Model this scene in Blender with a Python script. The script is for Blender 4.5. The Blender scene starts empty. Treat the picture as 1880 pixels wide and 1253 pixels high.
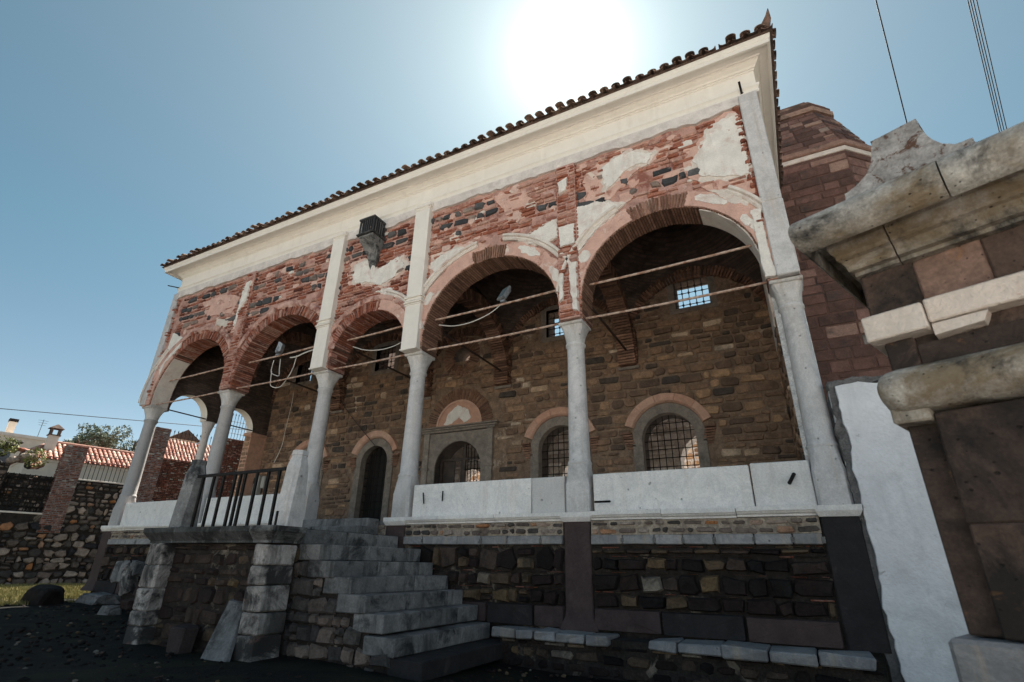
import bpy, bmesh, math, random
import numpy as np
from mathutils import Vector, Matrix, noise, geometry
R = math.radians
rnd = random.Random(7)

# ------------------------------------------------------------------ camera, sky, sun, exposure
U = 0.7            # metres per survey unit; survey origin is the camera, z up, y into the scene
ZG = 1.6           # survey height of the lens above the datum
sc = bpy.context.scene
COL = sc.collection
F, PX, PY = 940.106, 940.0, 626.5
RW = np.array([[0.88669541, -0.17071172, -0.42968448],
               [0.46204185, 0.36131235, 0.80992019],
               [0.01698744, -0.91668473, 0.39924996]])

def W(p):
    return Vector((U * p[0], U * p[1], U * (p[2] + ZG)))

def ray(p):
    return RW @ np.array([p[0] - PX, p[1] - PY, F])

def onY(p, y):
    d = ray(p); d = d * (y / d[1]); return (float(d[0]), float(d[1]), float(d[2]))

def onZ(p, z):
    d = ray(p); d = d * (z / d[2]); return (float(d[0]), float(d[1]), float(d[2]))

cam = bpy.data.cameras.new('camera')
cam.sensor_width = 36.0
cam.lens = 36.0 * F / 1880.0
cam.clip_start = 0.05
cam.clip_end = 2000.0
cam_o = bpy.data.objects.new('camera', cam)
COL.objects.link(cam_o)
rx = RW @ np.array([1, 0, 0]); ux = RW @ np.array([0, -1, 0]); fx = RW @ np.array([0, 0, -1])
mw = Matrix.Identity(4)
for i in range(3):
    mw[i][0], mw[i][1], mw[i][2] = rx[i], ux[i], fx[i]
mw.translation = W((0, 0, 0))
cam_o.matrix_world = mw
cam.dof.use_dof = True
cam.dof.focus_distance = 8.5
cam.dof.aperture_fstop = 3.2
sc.camera = cam_o

SUN = Vector((-0.2041, 0.5724, 0.7942)).normalized()
sun = bpy.data.lights.new('sun', 'SUN')
sun.energy = 5.0
sun.angle = R(0.5)
sun.color = (1.0, 0.93, 0.82)
sun_o = bpy.data.objects.new('sun', sun)
COL.objects.link(sun_o)
sun_o.rotation_euler = SUN.to_track_quat('Z', 'Y').to_euler()
sun_o.location = (0, 0, 40)

world = bpy.data.worlds.new('World')
sc.world = world
world.use_nodes = True
wn = world.node_tree
bg = wn.nodes['Background']
sky = wn.nodes.new('ShaderNodeTexSky')
sky.sky_type = 'NISHITA'
sky.sun_disc = False
sky.sun_elevation = math.asin(SUN.z)
sky.sun_rotation = math.atan2(SUN.x, SUN.y)
sky.air_density = 0.7
sky.altitude = 1200.0
sky.dust_density = 0.25
sky.ozone_density = 1.0
# bright air round the sun (the aureole), added to the sky by direction
tc = wn.nodes.new('ShaderNodeTexCoord')
dp = wn.nodes.new('ShaderNodeVectorMath'); dp.operation = 'DOT_PRODUCT'
dp.inputs[1].default_value = SUN
wn.links.new(tc.outputs['Generated'], dp.inputs[0])
def wmath(op, a, b):
    n = wn.nodes.new('ShaderNodeMath'); n.operation = op
    for i, s in enumerate((a, b)):
        if isinstance(s, (int, float)): n.inputs[i].default_value = s
        elif s is not None: wn.links.new(s, n.inputs[i])
    return n.outputs[0]
ang = wmath('ARCCOSINE', wmath('MINIMUM', dp.outputs['Value'], 0.999999), 0)
g1 = wmath('MULTIPLY', wmath('EXPONENT', wmath('MULTIPLY', wmath('DIVIDE', ang, 0.046), -1.0), 0), 13.5)
g2 = wmath('MULTIPLY', wmath('EXPONENT', wmath('MULTIPLY', wmath('DIVIDE', ang, 0.36), -1.0), 0), 4.4)
gs = wmath('ADD', g1, g2)
tint = wn.nodes.new('ShaderNodeMix'); tint.data_type = 'RGBA'; tint.blend_type = 'MULTIPLY'
tint.inputs[0].default_value = 1.0
wn.links.new(sky.outputs['Color'], tint.inputs[6])
# the sky towards the sun is deep teal, the unseen sky behind the lens brightened and warmed to lift the facade
fc = wmath('ADD', wmath('MULTIPLY', dp.outputs['Value'], 1.6), 0.55)
fcl = wn.nodes.new('ShaderNodeClamp'); wn.links.new(fc, fcl.inputs[0])
tmix = wn.nodes.new('ShaderNodeMix'); tmix.data_type = 'RGBA'
wn.links.new(fcl.outputs[0], tmix.inputs[0])
tmix.inputs[6].default_value = (2.2, 1.75, 1.28, 1)
tmix.inputs[7].default_value = (0.62, 0.90, 0.71, 1)
sz = wn.nodes.new('ShaderNodeSeparateXYZ'); wn.links.new(tc.outputs['Generated'], sz.inputs[0])
hz = wn.nodes.new('ShaderNodeClamp'); wn.links.new(wmath('SUBTRACT', 1.0, wmath('MULTIPLY', sz.outputs['Z'], 2.2)), hz.inputs[0])
hmix = wn.nodes.new('ShaderNodeMix'); hmix.data_type = 'RGBA'
wn.links.new(wmath('MULTIPLY', hz.outputs[0], fcl.outputs[0]), hmix.inputs[0])
wn.links.new(tmix.outputs[2], hmix.inputs[6]); hmix.inputs[7].default_value = (1.2, 0.93, 0.69, 1)
wn.links.new(hmix.outputs[2], tint.inputs[7])
glow = wn.nodes.new('ShaderNodeMix'); glow.data_type = 'RGBA'; glow.blend_type = 'MULTIPLY'
glow.inputs[0].default_value = 1.0
glow.inputs[6].default_value = (0.97, 0.99, 0.92, 1)
wn.links.new(gs, glow.inputs[7])
addn = wn.nodes.new('ShaderNodeMix'); addn.data_type = 'RGBA'; addn.blend_type = 'ADD'
addn.inputs[0].default_value = 1.0
wn.links.new(tint.outputs[2], addn.inputs[6])
wn.links.new(glow.outputs[2], addn.inputs[7])
wn.links.new(addn.outputs[2], bg.inputs['Color'])
bg.inputs['Strength'].default_value = 0.05

sc.view_settings.view_transform = 'Standard'
sc.view_settings.look = 'None'
sc.view_settings.gamma = 1.0
sc.view_settings.exposure = 1.8
sc.cycles.max_bounces = 6
sc.cycles.diffuse_bounces = 4

# ------------------------------------------------------------------ materials
class NT:
    def __init__(s, name, rough=0.9, spec=0.25, metal=0.0):
        s.m = bpy.data.materials.new(name); s.m.use_nodes = True
        s.n = s.m.node_tree.nodes; s.l = s.m.node_tree.links
        s.b = s.n['Principled BSDF']
        s.b.inputs['Roughness'].default_value = rough
        s.b.inputs['Specular IOR Level'].default_value = spec
        s.b.inputs['Metallic'].default_value = metal
        s.geo = s.n.new('ShaderNodeNewGeometry')
        s.pos = s.geo.outputs['Position']
    def put(s, sock, v):
        if isinstance(v, bpy.types.NodeSocket): s.l.new(v, sock)
        elif v is not None: sock.default_value = v
    def scaled(s, vec, k):
        n = s.n.new('ShaderNodeVectorMath'); n.operation = 'MULTIPLY'
        s.put(n.inputs[0], vec); n.inputs[1].default_value = k
        return n.outputs[0]
    def noise(s, scale, detail=4.0, rough=0.6, vec=None, dist=0.0):
        n = s.n.new('ShaderNodeTexNoise')
        n.inputs['Scale'].default_value = scale; n.inputs['Detail'].default_value = detail
        n.inputs['Roughness'].default_value = rough; n.inputs['Distortion'].default_value = dist
        s.put(n.inputs['Vector'], vec or s.pos)
        return n.outputs['Fac']
    def voro(s, scale, feature='F1', vec=None, out='Distance'):
        n = s.n.new('ShaderNodeTexVoronoi'); n.feature = feature
        n.inputs['Scale'].default_value = scale
        s.put(n.inputs['Vector'], vec or s.pos)
        return n.outputs[out]
    def ramp(s, fac, stops):
        n = s.n.new('ShaderNodeValToRGB'); e = n.color_ramp.elements
        while len(e) < len(stops): e.new(0.5)
        for i, (p, c) in enumerate(stops):
            e[i].position = p
            e[i].color = (c, c, c, 1) if isinstance(c, (int, float)) else (*c, 1)
        s.put(n.inputs[0], fac)
        return n.outputs[0]
    def mix(s, fac, a, b, blend='MIX'):
        n = s.n.new('ShaderNodeMix'); n.data_type = 'RGBA'; n.blend_type = blend
        s.put(n.inputs[0], fac)
        s.put(n.inputs[6], (*a, 1) if isinstance(a, tuple) else a)
        s.put(n.inputs[7], (*b, 1) if isinstance(b, tuple) else b)
        return n.outputs[2]
    def math(s, op, a, b=None):
        n = s.n.new('ShaderNodeMath'); n.operation = op
        s.put(n.inputs[0], a); s.put(n.inputs[1], b)
        return n.outputs[0]
    def tint(s):
        n = s.n.new('ShaderNodeAttribute'); n.attribute_name = 'tint'
        return n.outputs['Fac']
    def bump(s, h, strength=0.5, dist=0.02):
        n = s.n.new('ShaderNodeBump'); n.inputs['Strength'].default_value = strength
        n.inputs['Distance'].default_value = dist
        s.put(n.inputs['Height'], h)
        s.l.new(n.outputs[0], s.b.inputs['Normal'])
    def color(s, c): s.put(s.b.inputs['Base Color'], (*c, 1) if isinstance(c, tuple) else c)

def stone(name, stops, var=0.45, nscale=7.0, fine=45.0, bump=0.6, dist=0.02, rough=0.92,
          stain=None, stain2=None, streak=None, spec=0.2, pits=0.0, pitscale=16.0):
    """stone / brick / plaster: per-piece tint ramp, mottling, stains with their own outlines, grain"""
    t = NT(name, rough, spec)
    off = t.n.new('ShaderNodeVectorMath'); off.operation = 'SCALE'; off.inputs[0].default_value = (13.0, 7.0, 5.0)
    t.l.new(t.tint(), off.inputs['Scale'])
    ad = t.n.new('ShaderNodeVectorMath'); t.l.new(t.pos, ad.inputs[0]); t.l.new(off.outputs[0], ad.inputs[1])
    t.pos = ad.outputs[0]      # every block gets its own cut of the grain and stains
    c = t.ramp(t.tint(), stops)
    n1 = t.noise(nscale, 6, 0.65)
    c = t.mix(1.0, c, t.ramp(n1, [(0.25, 1 - var), (0.75, 1 + var)]), 'MULTIPLY')
    n2 = t.noise(fine, 3, 0.6)
    c = t.mix(1.0, c, t.ramp(n2, [(0.3, 1 - var * 0.45), (0.7, 1 + var * 0.45)]), 'MULTIPLY')
    for st in (stain, stain2):
        if st:
            col, amt, sc_, lo, hi = st
            f = t.math('MULTIPLY', t.ramp(t.noise(sc_, 7, 0.7, dist=0.6), [(lo, 0.0), (hi, 1.0)]), amt)
            c = t.mix(f, c, col)
    if streak:
        col, amt, sc_, lo, hi = streak
        v = t.scaled(t.pos, (sc_, sc_, sc_ * 0.12))
        f = t.math('MULTIPLY', t.ramp(t.noise(1.0, 6, 0.65, vec=v), [(lo, 0.0), (hi, 1.0)]), amt)
        c = t.mix(f, c, col)
    h = t.math('ADD', t.math('MULTIPLY', n1, 1.0), t.math('MULTIPLY', n2, 0.45))
    if pits:
        pd = t.scaled(t.pos, (pitscale, pitscale, pitscale * 1.4))
        pv = t.math('ADD', t.voro(1.0, vec=pd), t.math('MULTIPLY', t.noise(pitscale * 0.5, 4), 0.5))
        pm = t.ramp(pv, [(0.27, 0.0), (0.38, 1.0)])
        c = t.mix(t.math('MULTIPLY', t.math('SUBTRACT', 1.0, pm), pits), c, (0.02, 0.017, 0.015))
        h = t.math('ADD', h, t.math('MULTIPLY', pm, 0.8))
    t.color(c)
    t.bump(h, bump, dist)
    return t.m

def marble(name, base, vein, dark, stain_amt=0.5, rough=0.55, warm=(0.45, 0.36, 0.26)):
    t = NT(name, rough, 0.35)
    v = t.noise(1.6, 7, 0.6, dist=2.2)
    c = t.mix(t.ramp(v, [(0.42, 0.0), (0.5, 0.8), (0.58, 0.0)]), base, vein)
    c = t.mix(t.math('MULTIPLY', t.tint(), 0.75), c, dark)
    c = t.mix(t.math('MULTIPLY', t.ramp(t.noise(3.2, 8, 0.72), [(0.5, 0.0), (0.72, 1.0)]), stain_amt), c, dark)
    vs = t.scaled(t.pos, (7, 7, 0.8))
    c = t.mix(t.math('MULTIPLY', t.ramp(t.noise(1.0, 6, 0.7, vec=vs), [(0.52, 0.0), (0.75, 1.0)]), stain_amt), c, warm)
    vd = t.scaled(t.pos, (11, 11, 0.9))
    c = t.mix(t.math('MULTIPLY', t.ramp(t.noise(1.0, 7, 0.75, vec=vd), [(0.56, 0.0), (0.72, 1.0)]), stain_amt * 0.9), c, dark)
    ch = t.math('ADD', t.voro(7.0), t.math('MULTIPLY', t.noise(6.0, 5), 0.5))
    chip = t.ramp(ch, [(0.27, 0.0), (0.34, 1.0)])
    c = t.mix(t.math('MULTIPLY', t.math('SUBTRACT', 1.0, chip), 0.7), c, tuple(q * 0.45 for q in dark))
    n2 = t.noise(60, 3, 0.6)
    c = t.mix(1.0, c, t.ramp(n2, [(0.3, 0.86), (0.7, 1.08)]), 'MULTIPLY')
    t.color(c)
    pit = t.ramp(t.voro(14.0), [(0.0, 0.0), (0.12, 1.0)])
    h = t.math('ADD', t.math('MULTIPLY', t.noise(9, 6, 0.65), 0.9), t.math('ADD', t.math('MULTIPLY', n2, 0.3), t.math('ADD', t.math('MULTIPLY', pit, 0.15), t.math('MULTIPLY', chip, 0.6))))
    t.bump(h, 0.7, 0.02)
    return t.m

M = {}
M['brick'] = stone('red_brick', [(0.0, (0.12, 0.04, 0.028)), (0.4, (0.27, 0.085, 0.05)), (0.75, (0.36, 0.145, 0.095)), (1.0, (0.46, 0.28, 0.22))],
                   var=0.55, bump=0.9, stain=((0.5, 0.33, 0.28), 0.8, 2.4, 0.5, 0.66), stain2=((0.12, 0.05, 0.04), 0.6, 5.0, 0.58, 0.7))
M['soffit_brick'] = stone('arch_brick', [(0.0, (0.10, 0.06, 0.045)), (0.5, (0.22, 0.12, 0.08)), (1.0, (0.38, 0.22, 0.16))], var=0.5, bump=0.9)
M['blackstone'] = stone('dark_andesite_block', [(0.0, (0.045, 0.046, 0.05)), (0.6, (0.10, 0.098, 0.1)), (1.0, (0.27, 0.2, 0.165))],
                        var=0.4, bump=0.7, stain=((0.42, 0.28, 0.23), 0.6, 4.0, 0.6, 0.7))
M['render'] = stone('pink_lime_render', [(0.0, (0.50, 0.30, 0.25)), (1.0, (0.58, 0.38, 0.32))], var=0.35, nscale=4, bump=0.9, dist=0.03,
                    stain=((0.24, 0.08, 0.058), 0.85, 2.6, 0.5, 0.62), stain2=((0.66, 0.52, 0.45), 0.7, 3.3, 0.58, 0.68))
M['ringplaster'] = stone('pink_plaster', [(0.0, (0.60, 0.36, 0.29)), (1.0, (0.64, 0.45, 0.38))], var=0.2, nscale=5, bump=0.5,
                         stain=((0.30, 0.11, 0.08), 0.8, 3.4, 0.57, 0.66), stain2=((0.72, 0.62, 0.54), 0.8, 2.7, 0.57, 0.64))
M['oldplaster'] = stone('old_white_plaster', [(0.0, (0.76, 0.71, 0.655)), (1.0, (0.66, 0.57, 0.5))], var=0.16, nscale=4, bump=0.7, dist=0.03,
                        stain=((0.55, 0.36, 0.3), 0.75, 3.0, 0.52, 0.7), stain2=((0.42, 0.2, 0.15), 0.8, 6.0, 0.64, 0.7), streak=((0.5, 0.42, 0.36), 0.5, 5.0, 0.56, 0.72))
M['cream'] = stone('cream_lime_paint', [(0.0, (0.79, 0.735, 0.67)), (1.0, (0.74, 0.68, 0.61))], var=0.06, nscale=3, fine=90, bump=0.18,
                   stain=((0.56, 0.48, 0.4), 0.35, 2.3, 0.55, 0.8), streak=((0.5, 0.43, 0.36), 0.35, 5.0, 0.55, 0.8))
M['greyband'] = stone('grey_plaster_band', [(0.0, (0.66, 0.60, 0.56))], var=0.2, nscale=5, bump=0.5,
                      stain=((0.4, 0.33, 0.3), 0.6, 3.0, 0.52, 0.7))
M['white'] = stone('whitewash', [(0.0, (0.80, 0.785, 0.80))], var=0.09, nscale=3, fine=30, bump=0.7, dist=0.03, rough=0.95,
                   stain=((0.52, 0.51, 0.52), 0.6, 1.6, 0.5, 0.7), stain2=((0.3, 0.28, 0.27), 0.7, 7.0, 0.64, 0.72), streak=((0.42, 0.41, 0.42), 0.5, 3.0, 0.55, 0.75))
M['cement'] = stone('rough_cement', [(0.0, (0.16, 0.15, 0.145))], var=0.5, nscale=9, bump=1.0, dist=0.04)
M['column'] = marble('grey_column_marble', (0.72, 0.685, 0.67), (0.60, 0.575, 0.565), (0.33, 0.315, 0.315), 0.75, warm=(0.48, 0.41, 0.35))
M['marble'] = marble('white_parapet_marble', (0.87, 0.83, 0.795), (0.74, 0.71, 0.69), (0.52, 0.495, 0.48), 0.35, warm=(0.6, 0.5, 0.4))
M['slabstone'] = stone('blackened_slab_stone', [(0.0, (0.22, 0.215, 0.21)), (1.0, (0.055, 0.055, 0.054))], var=0.5, nscale=6, fine=50, bump=0.8, dist=0.015, rough=0.8,
                        stain=((0.018, 0.018, 0.018), 0.9, 3.0, 0.45, 0.58), streak=((0.24, 0.23, 0.22), 0.7, 9.0, 0.56, 0.7))
M['capital'] = marble('stained_capital_marble', (0.68, 0.645, 0.62), (0.56, 0.54, 0.52), (0.33, 0.31, 0.30), 0.7, rough=0.65, warm=(0.3, 0.22, 0.15))
M['bluemarble'] = marble('blue_grey_marble', (0.27, 0.265, 0.275), (0.40, 0.385, 0.38), (0.10, 0.10, 0.105), 0.7)
M['stepmarble'] = stone('worn_step_marble', [(0.0, (0.27, 0.26, 0.255)), (1.0, (0.13, 0.127, 0.127))], var=0.45, nscale=5, fine=50, bump=0.7, dist=0.015, rough=0.75, spec=0.3,
                        stain=((0.022, 0.022, 0.024), 0.9, 2.6, 0.5, 0.64), stain2=((0.34, 0.33, 0.32), 0.75, 4.5, 0.6, 0.7), streak=((0.025, 0.025, 0.025), 0.7, 6.0, 0.54, 0.68))
M['podium_marble'] = stone('weathered_pier_marble', [(0.0, (0.5, 0.45, 0.42)), (1.0, (0.15, 0.135, 0.13))], var=0.4, nscale=6, fine=55, bump=0.8, dist=0.015, rough=0.8,
                        stain=((0.022, 0.021, 0.022), 0.94, 2.2, 0.42, 0.56), stain2=((0.3, 0.17, 0.14), 0.6, 4.0, 0.58, 0.7), streak=((0.05, 0.048, 0.046), 0.85, 4.0, 0.48, 0.62))
M['pier'] = stone('purple_brown_andesite', [(0.0, (0.075, 0.052, 0.05)), (1.0, (0.03, 0.027, 0.028))], var=0.3, nscale=5, bump=0.4,
                  stain=((0.17, 0.135, 0.125), 0.5, 2.0, 0.6, 0.8))
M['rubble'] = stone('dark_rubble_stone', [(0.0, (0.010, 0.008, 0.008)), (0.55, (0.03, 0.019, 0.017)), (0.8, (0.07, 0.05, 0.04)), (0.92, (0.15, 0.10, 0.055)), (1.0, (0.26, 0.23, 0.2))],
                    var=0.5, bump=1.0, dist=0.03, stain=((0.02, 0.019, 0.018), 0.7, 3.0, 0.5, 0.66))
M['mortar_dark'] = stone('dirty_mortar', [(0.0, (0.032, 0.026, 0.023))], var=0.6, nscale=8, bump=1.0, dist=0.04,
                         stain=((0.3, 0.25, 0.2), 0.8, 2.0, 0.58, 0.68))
M['mortar_light'] = stone('pale_mortar', [(0.0, (0.36, 0.30, 0.24))], var=0.5, nscale=8, bump=1.0, dist=0.04,
                          stain=((0.1, 0.07, 0.055), 0.8, 2.2, 0.5, 0.62))
M['fieldstone'] = stone('fieldstone', [(0.0, (0.025, 0.026, 0.03)), (0.35, (0.08, 0.07, 0.065)), (0.65, (0.17, 0.13, 0.11)), (0.88, (0.34, 0.28, 0.24)), (1.0, (0.36, 0.15, 0.055))],
                        var=0.5, bump=1.0, dist=0.03)
M['brownstone'] = stone('brown_wall_stone', [(0.0, (0.075, 0.06, 0.052)), (0.35, (0.20, 0.125, 0.085)), (0.7, (0.31, 0.195, 0.125)), (0.9, (0.42, 0.26, 0.15)), (1.0, (0.55, 0.44, 0.34))],
                        var=0.5, bump=1.0, dist=0.025, stain=((0.075, 0.06, 0.05), 0.6, 1.6, 0.5, 0.66))
M['mortar_brown'] = stone('brown_mortar', [(0.0, (0.22, 0.15, 0.105))], var=0.5, nscale=8, bump=1.0, dist=0.03,
                          stain=((0.52, 0.42, 0.32), 0.9, 1.1, 0.6, 0.68))
M['hood'] = stone('pink_tuff', [(0.0, (0.50, 0.28, 0.2)), (1.0, (0.56, 0.36, 0.27))], var=0.25, bump=0.4)
M['greyframe'] = stone('grey_stone_frame', [(0.0, (0.19, 0.16, 0.135)), (1.0, (0.30, 0.255, 0.215))], var=0.4, bump=0.5,
                       stain=((0.36, 0.3, 0.25), 0.5, 3.0, 0.6, 0.75))
M['ashlar'] = stone('red_tuff_ashlar', [(0.0, (0.085, 0.05, 0.042)), (0.5, (0.16, 0.085, 0.068)), (0.85, (0.24, 0.135, 0.11)), (0.95, (0.33, 0.21, 0.16)), (1.0, (0.24, 0.21, 0.19))],
                    var=0.35, bump=0.8, stain=((0.05, 0.048, 0.045), 0.85, 1.0, 0.53, 0.66))
M['lichen'] = stone('lichened_grey_marble', [(0.0, (0.26, 0.24, 0.22)), (0.5, (0.36, 0.34, 0.31)), (1.0, (0.5, 0.47, 0.43))], var=0.5, nscale=11, fine=80, bump=0.8, dist=0.01,
                    stain=((0.17, 0.12, 0.065), 0.85, 2.6, 0.44, 0.62), stain2=((0.03, 0.028, 0.026), 0.92, 3.4, 0.5, 0.64),
                    streak=((0.06, 0.05, 0.04), 0.75, 5.0, 0.56, 0.72), pits=0.8, pitscale=30.0)
M['lichen_red'] = stone('rust_lichen_stone', [(0.0, (0.21, 0.195, 0.185))], var=0.5, nscale=14, fine=80, bump=1.0, dist=0.01,
                        stain=((0.085, 0.042, 0.026), 0.95, 16.0, 0.53, 0.6), stain2=((0.1, 0.09, 0.03), 0.9, 4.0, 0.6, 0.7))
M['tuff'] = stone('pinkish_tuff_block', [(0.0, (0.05, 0.036, 0.03)), (0.5, (0.10, 0.066, 0.052)), (1.0, (0.23, 0.145, 0.115))], var=0.4, nscale=12, fine=70, bump=0.9, dist=0.01,
                  stain=((0.02, 0.018, 0.017), 0.9, 2.0, 0.48, 0.6), stain2=((0.36, 0.17, 0.06), 0.6, 4.0, 0.62, 0.72), pits=0.85, pitscale=22.0)
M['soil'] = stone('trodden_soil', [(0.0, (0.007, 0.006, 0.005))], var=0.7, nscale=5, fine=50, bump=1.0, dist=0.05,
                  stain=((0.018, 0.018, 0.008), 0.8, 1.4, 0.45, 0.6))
M['paving'] = stone('pale_bounce_and_hall_paving', [(0.0, (0.50, 0.475, 0.45))], var=0.3, nscale=5, bump=0.6)  # kept pale to bounce light from behind the lens; also the hall floor
M['tile'] = stone('old_roof_tile', [(0.0, (0.09, 0.062, 0.05)), (0.6, (0.18, 0.115, 0.09)), (1.0, (0.32, 0.23, 0.18))], var=0.5, bump=0.7,
                  stain=((0.05, 0.045, 0.04), 0.7, 5.0, 0.5, 0.65))
M['newtile'] = stone('terracotta_tile', [(0.0, (0.30, 0.12, 0.09)), (0.5, (0.42, 0.22, 0.17)), (1.0, (0.56, 0.40, 0.33))], var=0.3, bump=0.5)
M['housewall'] = stone('house_render', [(0.0, (0.62, 0.54, 0.44)), (1.0, (0.7, 0.62, 0.55))], var=0.12, nscale=2, bump=0.2)
M['soffitdark'] = stone('dark_vault_brick', [(0.0, (0.05, 0.043, 0.04)), (1.0, (0.12, 0.09, 0.075))], var=0.5, bump=0.8)  # dark brown brick tone

def simple(name, col, rough=0.5, metal=0.0, col2=None, sc_=20.0, lo=0.45, hi=0.6, spec=0.4):
    t = NT(name, rough, spec, metal)
    if col2: t.color(t.mix(t.ramp(t.noise(sc_, 5, 0.65), [(lo, 0.0), (hi, 1.0)]), col, col2))
    else: t.color(col)
    t.bump(t.noise(sc_ * 4, 3, 0.6), 0.25, 0.004)
    return t.m

M['iron'] = simple('black_iron', (0.008, 0.008, 0.0085), 0.6, 0.0, (0.022, 0.016, 0.013), spec=0.15)
M['rod'] = simple('rusty_tie_rod', (0.55, 0.42, 0.34), 0.75, 0.0, (0.27, 0.12, 0.07), 9.0, 0.42, 0.62)
M['darkrod'] = simple('dark_tie_rod', (0.04, 0.03, 0.026), 0.7, 0.0, (0.08, 0.045, 0.03))
M['wood'] = simple('dark_door_wood', (0.035, 0.024, 0.018), 0.6, 0.0, (0.06, 0.04, 0.03), 8.0)
M['dark'] = simple('dark_wood_and_shade_fill', (0.012, 0.01, 0.009), 0.8)  # dark wood, also the shade filler inside the carved balcony
M['lamp_grey'] = simple('grey_lamp_metal', (0.32, 0.34, 0.36), 0.45, 0.3, (0.22, 0.23, 0.24))
M['box_grey'] = simple('grey_plastic', (0.34, 0.33, 0.31), 0.5)
M['cablewhite'] = simple('white_cable', (0.62, 0.58, 0.52), 0.6)
M['cableblack'] = simple('black_cable', (0.02, 0.02, 0.025), 0.6)
tg = NT('lamp_glass', 0.12, 0.6); tg.color((0.16, 0.2, 0.22)); M['glass'] = tg.m
tw = NT('window_glass', 0.1, 0.6); tw.color((0.05, 0.06, 0.07)); M['pane'] = tw.m

def vault_material():
    t = NT('vault_brick', 0.95, 0.15)
    sx = t.n.new('ShaderNodeSeparateXYZ'); t.l.new(t.pos, sx.inputs[0])
    cb = t.n.new('ShaderNodeCombineXYZ')
    t.l.new(t.math('ADD', sx.outputs[0], sx.outputs[1]), cb.inputs[0]); t.l.new(t.math('MULTIPLY', sx.outputs[2], 1.4), cb.inputs[1])
    b = t.n.new('ShaderNodeTexBrick')
    b.inputs['Scale'].default_value = 1.0
    b.inputs['Brick Width'].default_value = 0.26; b.inputs['Row Height'].default_value = 0.075
    b.inputs['Mortar Size'].default_value = 0.014; b.inputs['Mortar Smooth'].default_value = 0.3
    b.inputs['Color1'].default_value = (0.085, 0.06, 0.05, 1); b.inputs['Color2'].default_value = (0.15, 0.10, 0.08, 1)
    b.inputs['Mortar'].default_value = (0.09, 0.075, 0.065, 1)
    t.l.new(cb.outputs[0], b.inputs['Vector'])
    c = t.mix(1.0, b.outputs['Color'], t.ramp(t.noise(2.5, 6, 0.7), [(0.3, 0.5), (0.7, 1.3)]), 'MULTIPLY')
    t.color(c)
    t.bump(t.math('ADD', t.math('MULTIPLY', b.outputs['Fac'], -0.6), t.noise(30, 3)), 0.8, 0.02)
    return t.m
M['vault'] = vault_material()

def leaf(name, stops):
    t = NT(name, 0.7, 0.3)
    t.color(t.ramp(t.tint(), stops))
    t.b.inputs['Transmission Weight'].default_value = 0.0
    return t.m
M['olive'] = leaf('olive_leaf', [(0.0, (0.06, 0.08, 0.04)), (0.6, (0.13, 0.16, 0.10)), (1.0, (0.24, 0.27, 0.2))])
M['weed'] = leaf('weed_leaf', [(0.0, (0.10, 0.13, 0.03)), (0.6, (0.22, 0.25, 0.07)), (1.0, (0.36, 0.33, 0.13))])
M['ivy'] = leaf('ivy_leaf', [(0.0, (0.02, 0.028, 0.012)), (1.0, (0.06, 0.075, 0.03))])
M['grass'] = leaf('grass_blade', [(0.0, (0.10, 0.10, 0.025)), (0.5, (0.24, 0.22, 0.07)), (1.0, (0.42, 0.34, 0.16))])
M['bark'] = stone('bark', [(0.0, (0.09, 0.07, 0.055))], bump=0.9)

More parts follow.
